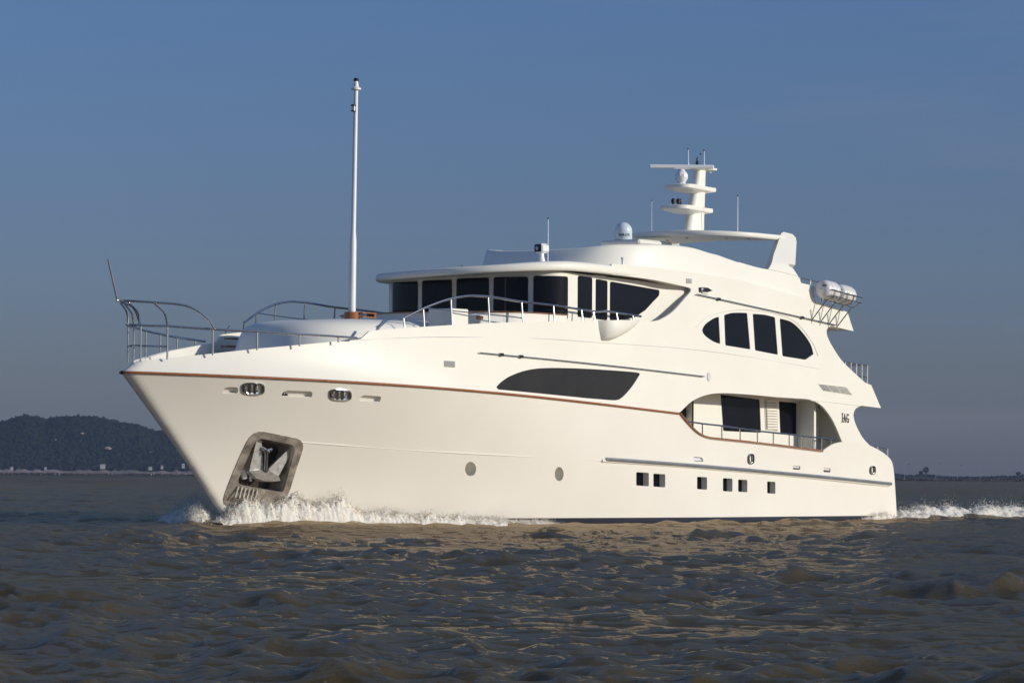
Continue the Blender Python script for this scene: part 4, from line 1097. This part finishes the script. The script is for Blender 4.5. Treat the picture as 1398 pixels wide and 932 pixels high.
dif = nt.nodes.new('ShaderNodeBsdfDiffuse'); L(mxx.outputs[2], dif.inputs['Color'])
gls = nt.nodes.new('ShaderNodeBsdfGlossy'); gls.inputs['Color'].default_value = (1, .82, .62, 1)
rr_ = nt.nodes.new('ShaderNodeMapRange'); L(mr.outputs[0], rr_.inputs[0]); rr_.inputs[3].default_value = .04; rr_.inputs[4].default_value = .6; L(rr_.outputs[0], gls.inputs['Roughness'])
fr_ = nt.nodes.new('ShaderNodeFresnel'); fr_.inputs['IOR'].default_value = 1.33
# silty, wind-roughened water: the reflection never becomes a full mirror
fm = nt.nodes.new('ShaderNodeMapRange'); L(fr_.outputs[0], fm.inputs[0]); fm.inputs[1].default_value = 0; fm.inputs[2].default_value = .8; fm.inputs[3].default_value = 0; fm.inputs[4].default_value = .38
fo = nt.nodes.new('ShaderNodeMath'); fo.operation = 'MULTIPLY_ADD'; L(mr.outputs[0], fo.inputs[0]); fo.inputs[1].default_value = -.9; fo.inputs[2].default_value = 1; fo.use_clamp = True
fx = nt.nodes.new('ShaderNodeMath'); fx.operation = 'MULTIPLY'; L(fm.outputs[0], fx.inputs[0]); L(fo.outputs[0], fx.inputs[1])
ms = nt.nodes.new('ShaderNodeMixShader'); L(fx.outputs[0], ms.inputs[0]); L(dif.outputs[0], ms.inputs[1]); L(gls.outputs[0], ms.inputs[2])
L(ms.outputs[0], nt.nodes['Material Output'].inputs['Surface']); nt.nodes.remove(b)
ca = noise(nt, 1.7, 7, .55); ca.noise_type = 'RIDGED_MULTIFRACTAL'; ca.inputs['Lacunarity'].default_value = 2.2; cb = noise(nt, 12, 6, .68)
bp1 = nt.nodes.new('ShaderNodeBump'); bp1.inputs['Distance'].default_value = .05; bp1.inputs['Strength'].default_value = 1; L(ca.outputs['Fac'], bp1.inputs['Height'])
bp2 = nt.nodes.new('ShaderNodeBump'); bp2.inputs['Distance'].default_value = .07; bp2.inputs['Strength'].default_value = 1; L(cb.outputs['Fac'], bp2.inputs['Height']); L(bp1.outputs[0], bp2.inputs['Normal'])
for q_ in (gls, fr_): L(bp2.outputs[0], q_.inputs['Normal'])
water = link('water', wm, m); tag(water, kind='structure')
# wide outer sheet of the same water, just below, out to the horizon
mb = MB(); K = 16000; mb.add([(-K, -K, -.45), (K, -K, -.45), (K, K, -.45), (-K, K, -.45)], [(0, 1, 2, 3)]); ow = mb.build('water', m); tag(ow, kind='structure')

# ---- foam and spray thrown up by the bow and the stern
foam_mat, nt, b = newmat('churned_foam'); L = nt.links.new
fb_ = noise(nt, 14, 7, .75); fbp = nt.nodes.new('ShaderNodeBump'); fbp.inputs['Distance'].default_value = .02; L(fb_.outputs['Fac'], fbp.inputs['Height']); L(fbp.outputs[0], b.inputs['Normal'])
n1 = noise(nt, 3.5, 7, .7); L(mix2(nt, n1.outputs['Fac'], (.78, .70, .56), (.98, .95, .88), .34, .50), b.inputs['Base Color'])
b.inputs['Roughness'].default_value = .9; b.inputs['Specular IOR Level'].default_value = .1; tr_ = nt.nodes.new('ShaderNodeBsdfTranslucent'); tr_.inputs['Color'].default_value = (.86, .83, .76, 1); mf = nt.nodes.new('ShaderNodeMixShader'); mf.inputs[0].default_value = .28; L(b.outputs[0], mf.inputs[1]); L(tr_.outputs[0], mf.inputs[2]); L(mf.outputs[0], nt.nodes['Material Output'].inputs['Surface']); b.inputs['Subsurface Weight'].default_value = .0; b.inputs['Subsurface Radius'].default_value = (.08, .07, .05); b.inputs['Subsurface Scale'].default_value = 1
def fbm(x, y, seed, octs=6, f0=.8, gain=.6):
    R = np.random.RandomState(seed); h = np.zeros_like(x); a = 1; f = f0
    for o in range(octs):
        for _ in range(5):
            t = R.uniform(0, math.pi); ph = R.uniform(0, 6.28)
            h += a*np.sin(f*R.uniform(.7, 1.4)*(x*math.cos(t)+y*math.sin(t))*2*math.pi+ph+1.3*np.sin(f*.5*(x*math.sin(t)-y*math.cos(t))*6.28+ph*2))/5
        a *= gain; f *= 1.95
    return h
OCT = np.array([(1,0,0), (-1,0,0), (0,1,0), (0,-1,0), (0,0,1), (0,0,-1)], float)
OF = np.array([(0,2,4), (2,1,4), (1,3,4), (3,0,4), (2,0,5), (1,2,5), (3,1,5), (0,3,5)])
def blobs(name, C, R, mat, seed, label=None):
    rs = np.random.RandomState(seed); n = len(C)
    q = rs.normal(size=(n, 4)); q /= np.linalg.norm(q, axis=1)[:, None]; w, x, y, z = q.T
    Rm = np.stack([1-2*(y*y+z*z), 2*(x*y-z*w), 2*(x*z+y*w), 2*(x*y+z*w), 1-2*(x*x+z*z), 2*(y*z-x*w), 2*(x*z-y*w), 2*(y*z+x*w), 1-2*(x*x+y*y)], -1).reshape(n, 3, 3)
    sc = rs.uniform(.5, 1.5, (n, 6, 1))
    V = np.einsum('nij,kj->nki', Rm, OCT)*sc*R[:, None, None]+C[:, None, :]
    F = OF[None]+6*np.arange(n)[:, None, None]
    me = npmesh(name, V.reshape(-1, 3), F.reshape(-1, 3), 3)
    return link(name, me, mat)
def ridge(name, x0, x1, crest, height, width, side, seed, nx=420, nc=40, blobn=26000, lab=None):
    """a broken wall of white water following the hull side; crest(x) is its distance from the centreline"""
    xs = np.linspace(x0, x1, nx); ts = np.linspace(-1, 1, nc); XX, TT = np.meshgrid(xs, ts, indexing='ij')
    H = height(XX); W = width(XX)
    YY = crest(XX)+TT*W
    prof = np.cos(np.clip(TT, -1, 1)*math.pi/2)**1.1
    lump = fbm(XX, YY, seed, 5, .55, .56)
    ZZ = H*prof*(1+.34*lump)-.12+.06*fbm(XX*3, YY*3, seed+5, 3)
    XX2 = XX+.05*fbm(XX+7, YY, seed+1, 4, .9)*prof; YY2 = YY+.07*fbm(XX, YY+9, seed+2, 4, .9)*prof
    P = np.stack([XX2, side*YY2, ZZ], -1).reshape(-1, 3); idx = np.arange(nx*nc).reshape(nx, nc)
    Q = np.stack([idx[:-1, :-1], idx[:-1, 1:], idx[1:, 1:], idx[1:, :-1]], -1).reshape(-1, 4)
    me = npmesh(name, P, Q, 4); me.shade_smooth()
    rs = np.random.RandomState(seed+9)
    bx = x0+(x1-x0)*rs.uniform(0, 1, blobn)**1.25; bt_ = rs.normal(-.05, .38, blobn); Hh = height(bx); Ww = width(bx)
    lp_ = fbm(bx, crest(bx)+bt_*Ww, seed, 5, .55, .56)
    surf = Hh*np.cos(np.clip(bt_, -1, 1)*math.pi/2)**1.1*(1+.34*lp_)-.12
    ex = rs.exponential(1, blobn); bz = surf+.01+ex*.11*np.sqrt(Hh+.02)*np.clip(1.1+lp_, .2, 2)
    R = rs.uniform(.005, .018, blobn)*np.exp(-ex*.35)+.003
    by = crest(bx)+bt_*Ww+rs.normal(0, .03, blobn)
    C = np.stack([bx+rs.normal(0, .05, blobn), side*by, bz], -1)
    return me, C, R
def make_foam(name, parts, label):
    """one mass of foam: lumpy sheet plus droplets, all in one object"""
    VV = []; FF3 = []; FF4 = []; off = 0
    for me, C, R in parts:
        v = np.empty(len(me.vertices)*3, np.float32); me.vertices.foreach_get('co', v); v = v.reshape(-1, 3)
        f = np.empty(len(me.loops), np.int32); me.loops.foreach_get('vertex_index', f); f = f.reshape(-1, 4)
        f3 = np.concatenate([f[:, [0, 1, 2]], f[:, [0, 2, 3]]]); VV.append(v); FF3.append(f3+off); off += len(v)
        rs = np.random.RandomState(3); n = len(C); sc = rs.uniform(.4, 1.7, (n, 6, 1)); V = OCT[None]*sc*R[:, None, None]+C[:, None, :]+rs.normal(0, 1, (n, 6, 3))*R[:, None, None]*.25
        VV.append(V.reshape(-1, 3)); FF3.append((OF[None]+6*np.arange(n)[:, None, None]).reshape(-1, 3)+off); off += n*6
        bpy.data.meshes.remove(me)
    me = npmesh(name, np.concatenate(VV), np.concatenate(FF3), 3); me.shade_smooth()
    o = link(name, me, foam_mat); tag(o, label, 'foam', kind='stuff'); return o
wl = lambda x: np.interp(x, HX, HB, left=0)
hp_ = lambda x: np.interp(x, [3.3, 4.2, 4.9, 5.6, 6.6, 7.6, 9, 11, 13, 14.6, 15.4], [.12, .62, .92, .92, .84, .70, .50, .36, .27, .18, .0])
hs_ = lambda x: np.interp(x, [2.9, 3.8, 4.6, 6, 8, 11], [.15, .60, .72, .60, .42, .0])
r1 = ridge('f', 3.5, 15.4, lambda x: wl(x)+.34+.035*(x-4), hp_, lambda x: .42+.025*(x-4), -1, 21, 760, 50, 11000)
r2 = ridge('f', 2.9, 11, lambda x: wl(x)+.5+.72*(x-3.5), hs_, lambda x: .6+.22*(x-3), 1, 33, 420, 46, 12000)
make_foam('bow_wave', [r1, r2], 'white foam and spray curling off the bow along the hull')
hw = lambda x: np.interp(x, [33.9, 34.8, 36, 40, 50, 70, 85], [.10, .42, .54, .56, .50, .42, .2])
r3 = ridge('f', 33.9, 85, lambda x: 3.3+.11*(x-34), hw, lambda x: .9+.03*(x-34), -1, 41, 1300, 36, 12000)
r4 = ridge('f', 33.9, 60, lambda x: 0*x+1.2, lambda x: np.interp(x, [33.9, 36, 60], [.05, .25, .05]), lambda x: 1.7+0*x, 1, 55, 300, 30, 3000)
r5 = ridge('f', 30.6, 34.2, lambda x: wl(x)+.12, lambda x: np.interp(x, [30.6, 32, 33.6, 34.2], [.05, .2, .34, .1]), lambda x: .25+0*x, -1, 66, 160, 20, 900)
make_foam('stern_wake', [r3, r4, r5], 'line of broken white water trailing from the stern')

# ---------------------------------------------------------------- far shores
def cpt(px, dist, z=0):
    """ground point at a given distance along the bearing of a picture column"""
    d = ray(px, 640); d = d/np.hypot(d[0], d[1]); return np.array([CAM[0]+d[0]*dist, CAM[1]+d[1]*dist, z])
leaf_far, nt, b = newmat('hill_forest'); n1 = noise(nt, .02, 8, .7); nt.links.new(mix2(nt, n1.outputs['Fac'], (.006, .011, .008), (.014, .022, .013)), b.inputs['Base Color']); b.inputs['Roughness'].default_value = .9; b.inputs['Specular IOR Level'].default_value = .1
soil = simple('hill_ground', (.03, .045, .025), (.06, .07, .04), rough=.95, scale=.02, detail=6, spec=.1)
sandm = simple('pale_beach_sand', (.30, .24, .20), (.16, .13, .11), rough=.95, scale=.03, detail=6, spec=.1)
rockm = simple('weathered_pale_rock', (.34, .28, .24), (.22, .18, .16), rough=.95, scale=.2, spec=.1)
HD = 3600.0
def topz(py, px, dist):      # height that shows at this picture row
    d = ray(px, py); return CAM[2]+dist*d[2]/np.hypot(d[0], d[1])
prof = [(-500, 640), (-380, 622), (-260, 600), (-150, 590), (-60, 586), (0, 578.5), (12, 574.5), (24, 571), (38, 569), (52, 571.5), (62, 573.8), (80, 571.5), (105, 570), (128, 571.2), (145, 574), (160, 578.5), (175, 580.5), (188, 582), (200, 588), (215, 592), (232, 592.5), (250, 598), (275, 603), (320, 610), (370, 618), (430, 628), (480, 640)]
def ptz(px): return topz(interp(px, prof), px, HD)
nx_, ny_ = 260, 60; V = np.zeros((nx_, ny_, 3)); pxs = np.linspace(-500, 480, nx_)
rs = np.random.RandomState(5)
for i, px in enumerate(pxs):
    zt_ = max(0.5, ptz(px)-3.0); 
    for j in range(ny_):
        t = j/(ny_-1); dist = HD-330+660*t
        V[i, j] = cpt(px, dist, 0); s = math.sin(min(1, t*2)*math.pi/2)**1.05 if t < .5 else math.cos((t-.5)*math.pi)
        V[i, j, 2] = max(-2, zt_*s-1*(t in (0, 1)))
hN = fbm(V[:, :, 0]/400, V[:, :, 1]/400, 77, 5, .8)
V[:, :, 2] += hN*5*np.clip(V[:, :, 2]/30, 0, 1)*(np.abs(np.linspace(0, 1, ny_)-.5) > .1)[None]
idx = np.arange(nx_*ny_).reshape(nx_, ny_); Q = np.stack([idx[:-1, :-1], idx[:-1, 1:], idx[1:, 1:], idx[1:, :-1]], -1).reshape(-1, 4)
hm_ = npmesh('hill', V.reshape(-1, 3), Q, 4); hm_.shade_smooth(); hill = link('hill', hm_, soil); tag(hill, kind='structure')
# woodland covering the hill: crowns of uneven size on its near face
NT = 26000; u = rs.uniform(0, nx_-1.01, NT); v = rs.uniform(0, 34, NT); i0 = u.astype(int); j0 = v.astype(int); fu = (u-i0)[:, None]; fv = (v-j0)[:, None]
Pt = V[i0, j0]*(1-fu)*(1-fv)+V[i0+1, j0]*fu*(1-fv)+V[i0, j0+1]*(1-fu)*fv+V[i0+1, j0+1]*fu*fv
keep = Pt[:, 2] > 2.0; Pt = Pt[keep]; Rt = rs.uniform(1.6, 4.2, len(Pt)); Pt[:, 2] += Rt*.4
wd = blobs('hillside_woodland', Pt, Rt, leaf_far, 8); tag(wd, 'dark green woodland covering the hill on the left shore', 'woodland', kind='stuff')
# beach strip
def strip(name, pa, pb, dist, depth, z0, z1, mat, n=60, seed=1):
    R = np.random.RandomState(seed); m = MB(); A = []; 
    for k in range(n+1):
        px = pa+(pb-pa)*k/n; j = R.uniform(-.25, .25)*(z1-z0)
        a = cpt(px, dist, z0); b2 = cpt(px, dist+depth*.3, z1+j); c = cpt(px, dist+depth, z1+j*1.5); A += [tuple(a), tuple(b2), tuple(c)]
    m.add(A, [(3*i+q, 3*i+3+q, 3*i+4+q, 3*i+1+q) for i in range(n) for q in (0, 1)], True); o = m.build(name, mat); return o
tag(strip('beach', -500, 480, HD-420, 110, -.3, 2.7, sandm, 200), kind='structure')
for px, py, w, h_, lb in [(111.6, 591.5, 5, 2.5, 'highest bare rock patch, near the middle of the wooded hill'), (148, 612, 9, 4, 'widest pale rock patch, halfway down the right part of the hill'), (154, 617, 5, 2.5, 'small rock patch just below the widest one on the hill'),
    (75, 600, 3, 2, 'small bare rock on the left part of the wooded hill'), (243, 628, 4, 2, 'low pale rock above the beach next to the bow'), (205, 617, 3, 2, 'tiny bare rock high above the grey-roofed beach hut')]:
    zz = topz(py, px, HD-230); p = cpt(px, HD-240, 0); p[2] = zz; R3 = np.random.RandomState(int(px)); m = MB(); A = []
    for k in range(9):
        a = 2*math.pi*k/9; A.append((math.cos(a)*w*.4*R3.uniform(.6, 1.2), math.sin(a)*h_*.45*R3.uniform(.6, 1.2)))
    r0 = np.array([RIGHT[0], RIGHT[1], 0]); V = [tuple(p+r0*a+np.array([0, 0, b])+FWD0*b*1.2) for a, b in A]+[tuple(p+r0*a*.5+np.array([0, 0, b*.5])-FWD0*R3.uniform(.6, 1.6)+FWD0*b*.6) for a, b in A]
    m.add(V, [(k, (k+1) % 9, 9+(k+1) % 9, 9+k) for k in range(9)]+[tuple(range(9, 18))]); o = m.build('rock_outcrop', rockm); tag(o, lb, 'rock')
def house(px, py, w, h_, d, wallc, roofc, label):
    p = cpt(px, HD-345, 0); z0 = topz(py, px, HD-345); yaw = -math.radians(38)
    w, h_, d = w*.6, h_*.5, d*.6; T = empty('shore_house', (p[0], p[1], z0), label=label, cat='house', group='small houses along the far beach')
    m = MB(); m.box((p[0], p[1], z0+h_/2-1), (w, d, h_+2), yaw=yaw); m.build('wall', wallc, T)
    m = MB(); R = Matrix.Rotation(yaw, 3, 'Z'); q = [(-w*.54, -d*.6, h_), (w*.54, -d*.6, h_), (w*.54, d*.6, h_), (-w*.54, d*.6, h_), (-w*.54, 0, h_*1.45), (w*.54, 0, h_*1.45)]
    m.add([tuple(Vector((p[0], p[1], z0))+R@Vector(k)) for k in q], [(0, 1, 5, 4), (2, 3, 4, 5), (0, 4, 3), (1, 2, 5), (0, 3, 2, 1)]); m.build('roof', roofc, T)
    m = MB()
    for k in (-.3, 0, .3): m.box(tuple(Vector((p[0], p[1], z0+h_*.55))+R@Vector((w*k, -d*.505, 0))), (w*.12, .2, h_*.35), yaw=yaw)
    m.build('window', black, T)
wh = simple('whitewashed_wall', (.36, .35, .34), rough=.9); tl = simple('brown_tile_roof', (.22, .12, .09), rough=.9); gr = simple('grey_roof', (.55, .55, .56), rough=.8)
house(140, 636.5, 7.5, 2.6, 5, wh, gr, 'largest white house on the far beach, left of the bow'); house(16, 638.5, 4, 1.8, 4, wh, tl, 'low brown-roofed hut at the far left of the beach')
house(205, 638.5, 5, 1.6, 4, wh, gr, 'grey-roofed hut between the big white house and the bow'); house(221, 637, 3.5, 2.2, 4, wh, tl, 'narrow house with brown roof close to the bow'); house(62, 639, 3, 1.5, 3, wh, gr, 'tiny grey-roofed hut left of the big white house')
house(250, 635.8, 4, 2.6, 4, wh, gr, 'white house nearest the bow of the yacht')
# shellfish racks: countless stakes and lines standing in the shallows
stake = simple('wet_dark_stakes', (.010, .010, .010), (.022, .02, .018), rough=.8); flo = simple('pale_floats', (.5, .48, .42), rough=.7)
def racks(name, pa, pb, dists, n, hts, label, mat, seed):
    R = np.random.RandomState(seed); C = []; Rr = []; m = MB()
    for dist in dists:
        for k in range(n):
            px = R.uniform(pa, pb); p = cpt(px, dist+R.uniform(-12, 12), R.uniform(*hts)); C.append(p); Rr.append(R.uniform(.10, .26))
    return C, Rr
def stakes(name, pa, pb, dists, n, h0, label, seed):
    R = np.random.RandomState(seed); V = []; F = []
    u = np.array([RIGHT[0], RIGHT[1]])
    for dist in dists:
        for k in range(n):
            p = cpt(R.uniform(pa, pb), dist+R.uniform(-15, 15)); h_ = h0*R.uniform(.3, 1.3); w = R.uniform(.05, .14); b0 = len(V)
            for dx, dy in ((-w, -w), (w, -w), (w, w), (-w, w)): V += [(p[0]+dx, p[1]+dy, -.5), (p[0]+dx, p[1]+dy, h_)]
            F += [(b0, b0+2, b0+3, b0+1), (b0+2, b0+4, b0+5, b0+3), (b0+4, b0+6, b0+7, b0+5), (b0+6, b0, b0+1, b0+7), (b0+1, b0+3, b0+5, b0+7)]
        for s in range(14):
            a = cpt(pa+(pb-pa)*s/14+R.uniform(-3, 6), dist); c = cpt(pa+(pb-pa)*(s+1)/14+R.uniform(-6, 3), dist+R.uniform(-6, 6)); z = h0*R.uniform(.25, .6); b0 = len(V); t = .12*h0
            for q in (a, c):
                for dz in (-t, t): 
                    for dd_ in (-.3, .3): V.append((q[0]+dd_, q[1]+dd_, z+dz))
            F += [(b0, b0+4, b0+6, b0+2), (b0+1, b0+3, b0+7, b0+5), (b0+2, b0+6, b0+7, b0+3), (b0, b0+1, b0+5, b0+4)]
    m = MB(); m.add(V, F); o = m.build(name, stake, recalc=False); tag(o, label, 'stakes', kind='stuff'); return o
stakes('shellfish_racks', -60, 480, (1480, 1700, 2050, 2600), 300, .8, 'rows of dark shellfish stakes in the water off the left beach', 3)
stakes('shellfish_racks', 1180, 1500, (1500, 1640, 1800, 2050), 300, .95, 'dense rows of dark stakes in the water off the right shore', 4)
C, Rr = racks('f', -60, 480, (1440, 1690, 1970), 34, (.25, .9), '', flo, 9)
tag(blobs('rack_floats', np.array(C), np.array(Rr)*1.3, flo, 4), 'pale floats scattered among the stakes off the left beach', 'floats', kind='stuff')
C, Rr = racks('f', 1180, 1500, (1495, 1700), 30, (.3, 1.0), '', flo, 10)
tag(blobs('rack_floats', np.array(C), np.array(Rr), flo, 5), 'pale floats scattered among the stakes off the right shore', 'floats', kind='stuff')
# low right-hand shore
SD = 3400.
rprof = [(1150, 647), (1222, 645.5), (1235, 648), (1250, 647.5), (1258, 646), (1275, 648), (1290, 650), (1330, 650.5), (1355, 650), (1366, 648.5), (1378, 649.5), (1390, 647.5), (1420, 646), (1480, 645), (1560, 648)]
V = []; n = 180
for k in range(n+1):
    px = 1150+410*k/n; zt_ = max(.6, topz(interp(px, rprof), px, SD)-.8); V += [tuple(cpt(px, SD-60, -.4)), tuple(cpt(px, SD-20, zt_*.7)), tuple(cpt(px, SD+40, zt_)), tuple(cpt(px, SD+200, 0))]
mb = MB(); mb.add(V, [(4*i+q, 4*i+4+q, 4*i+5+q, 4*i+1+q) for i in range(n) for q in (0, 1, 2)], True); tag(mb.build('far_shore', soil), kind='structure')
rs = np.random.RandomState(6); C = []; Rr = []
for k in range(2600):
    px = rs.uniform(1150, 1550); zt_ = max(.4, topz(interp(px, rprof), px, SD)-.4); C.append(cpt(px, SD+rs.uniform(-40, 30), zt_*rs.uniform(.3, 1.0))); Rr.append(rs.uniform(.5, 1.2))
tag(blobs('shore_scrub', np.array(C), np.array(Rr), leaf_far, 12), 'low dark scrub growing along the right shore', 'scrub', kind='stuff')
bark = simple('dark_bark', (.05, .04, .03), rough=.9)
def tree(px, dist, w, h_, label, seed):
    p = cpt(px, dist, 0); z0 = topz(649.0, px, dist); T = empty('broadleaf_tree', (p[0], p[1], z0), label=label, cat='tree', group='trees standing on the right shore')
    m = MB(); m.tube([(p[0], p[1], z0-1.5), (p[0]+.1, p[1], z0+h_*.4), (p[0], p[1], z0+h_*.8)], [.28, .2, .08], 7)
    for k in range(5):
        a = k*1.3; m.tube([(p[0], p[1], z0+h_*(.3+.08*k)), (p[0]+math.cos(a)*w*.35, p[1]+math.sin(a)*w*.35, z0+h_*(.5+.08*k))], [.1, .04], 5)
    m.build('trunk', bark, T)
    R = np.random.RandomState(seed); n = 420; d = R.normal(size=(n, 3)); d /= np.linalg.norm(d, axis=1)[:, None]; r = R.uniform(.35, 1.0, n)[:, None]**.6
    C = d*r*np.array([w*.5, w*.5, h_*.38])+np.array([p[0], p[1], z0+h_*.62]); C += np.sin(C*2.1+seed)*.25
    o = blobs('crown', C, R.uniform(.18, .42, n), leaf_far, seed); o.parent = T; o.data.transform(Matrix.Translation(-T.location))
tree(1264.5, SD-70, 5.2, 8.2, 'tallest tree on the right shore, behind the stern wake', 1); tree(1257.5, SD-72, 3.6, 4.6, 'short bushy tree just left of the tallest shore tree', 2)
tree(1390, SD-60, 5, 3.6, 'low tree at the right edge of the far shore', 3)
def lamp(px, py, dist, label, lean=0):
    p = cpt(px, dist, 0); zt_ = topz(py, px, dist); T = empty('street_lamp', (p[0], p[1], 0), label=label, cat='street lamp', group='thin street lamps on the right shore')
    r0 = Vector((RIGHT[0], RIGHT[1], 0)); P0 = Vector(p); m = MB()
    m.tube([P0+Vector((0, 0, -.5)), P0+Vector((0, 0, zt_-.6))-r0*lean, P0+Vector((0, 0, zt_))+r0*(.3-lean), P0+Vector((0, 0, zt_+.02))+r0*(2.2-lean)], [.13, .08, .07, .06], 6); m.build('pole', alu, T)
    m = MB(); m.box(P0+Vector((0, 0, zt_-.05))+r0*(2.5-lean), (1.1, .5, .22), yaw=-TH); m.build('lamp_head', black, T)
lamp(1235, 632.8, 2300, 'leftmost tall lamp post, nearest the yacht stern', 0); lamp(1277.5, 632, 2300, 'tall lamp post right of the highest shore tree'); lamp(1307, 634.8, 2300, 'lamp post to the right of the other two tall ones')
lamp(1325, 641, 2900, 'short faint lamp post beyond the tall ones'); lamp(1338, 638, 2900, 'rightmost faint lamp post on the far shore')

# ---------------------------------------------------------------- haze
hz_m = bpy.data.materials.new('haze_air'); hz_m.use_nodes = True; nt = hz_m.node_tree
for n in list(nt.nodes): nt.nodes.remove(n)
o_ = nt.nodes.new('ShaderNodeOutputMaterial'); v_ = nt.nodes.new('ShaderNodeVolumePrincipled'); v_.inputs['Color'].default_value = (.55, .70, 1.0, 1); v_.inputs['Density'].default_value = .00006; v_.inputs['Anisotropy'].default_value = .2
nt.links.new(v_.outputs[0], o_.inputs['Volume'])
mb = MB(); cx, cy = CAM[0]+FWD0[0]*2500, CAM[1]+FWD0[1]*2500; mb.box((cx, cy, 40), (6400, 6400, 85), yaw=math.atan2(FWD0[1], FWD0[0]))
hz = mb.build('haze', hz_m); tag(hz, kind='stuff'); hz['label'] = 'pale haze hanging over the estuary'; hz['category'] = 'haze'
SC.cycles.volume_bounces = 0
SC.cycles.max_bounces = 6; SC.cycles.diffuse_bounces = 3
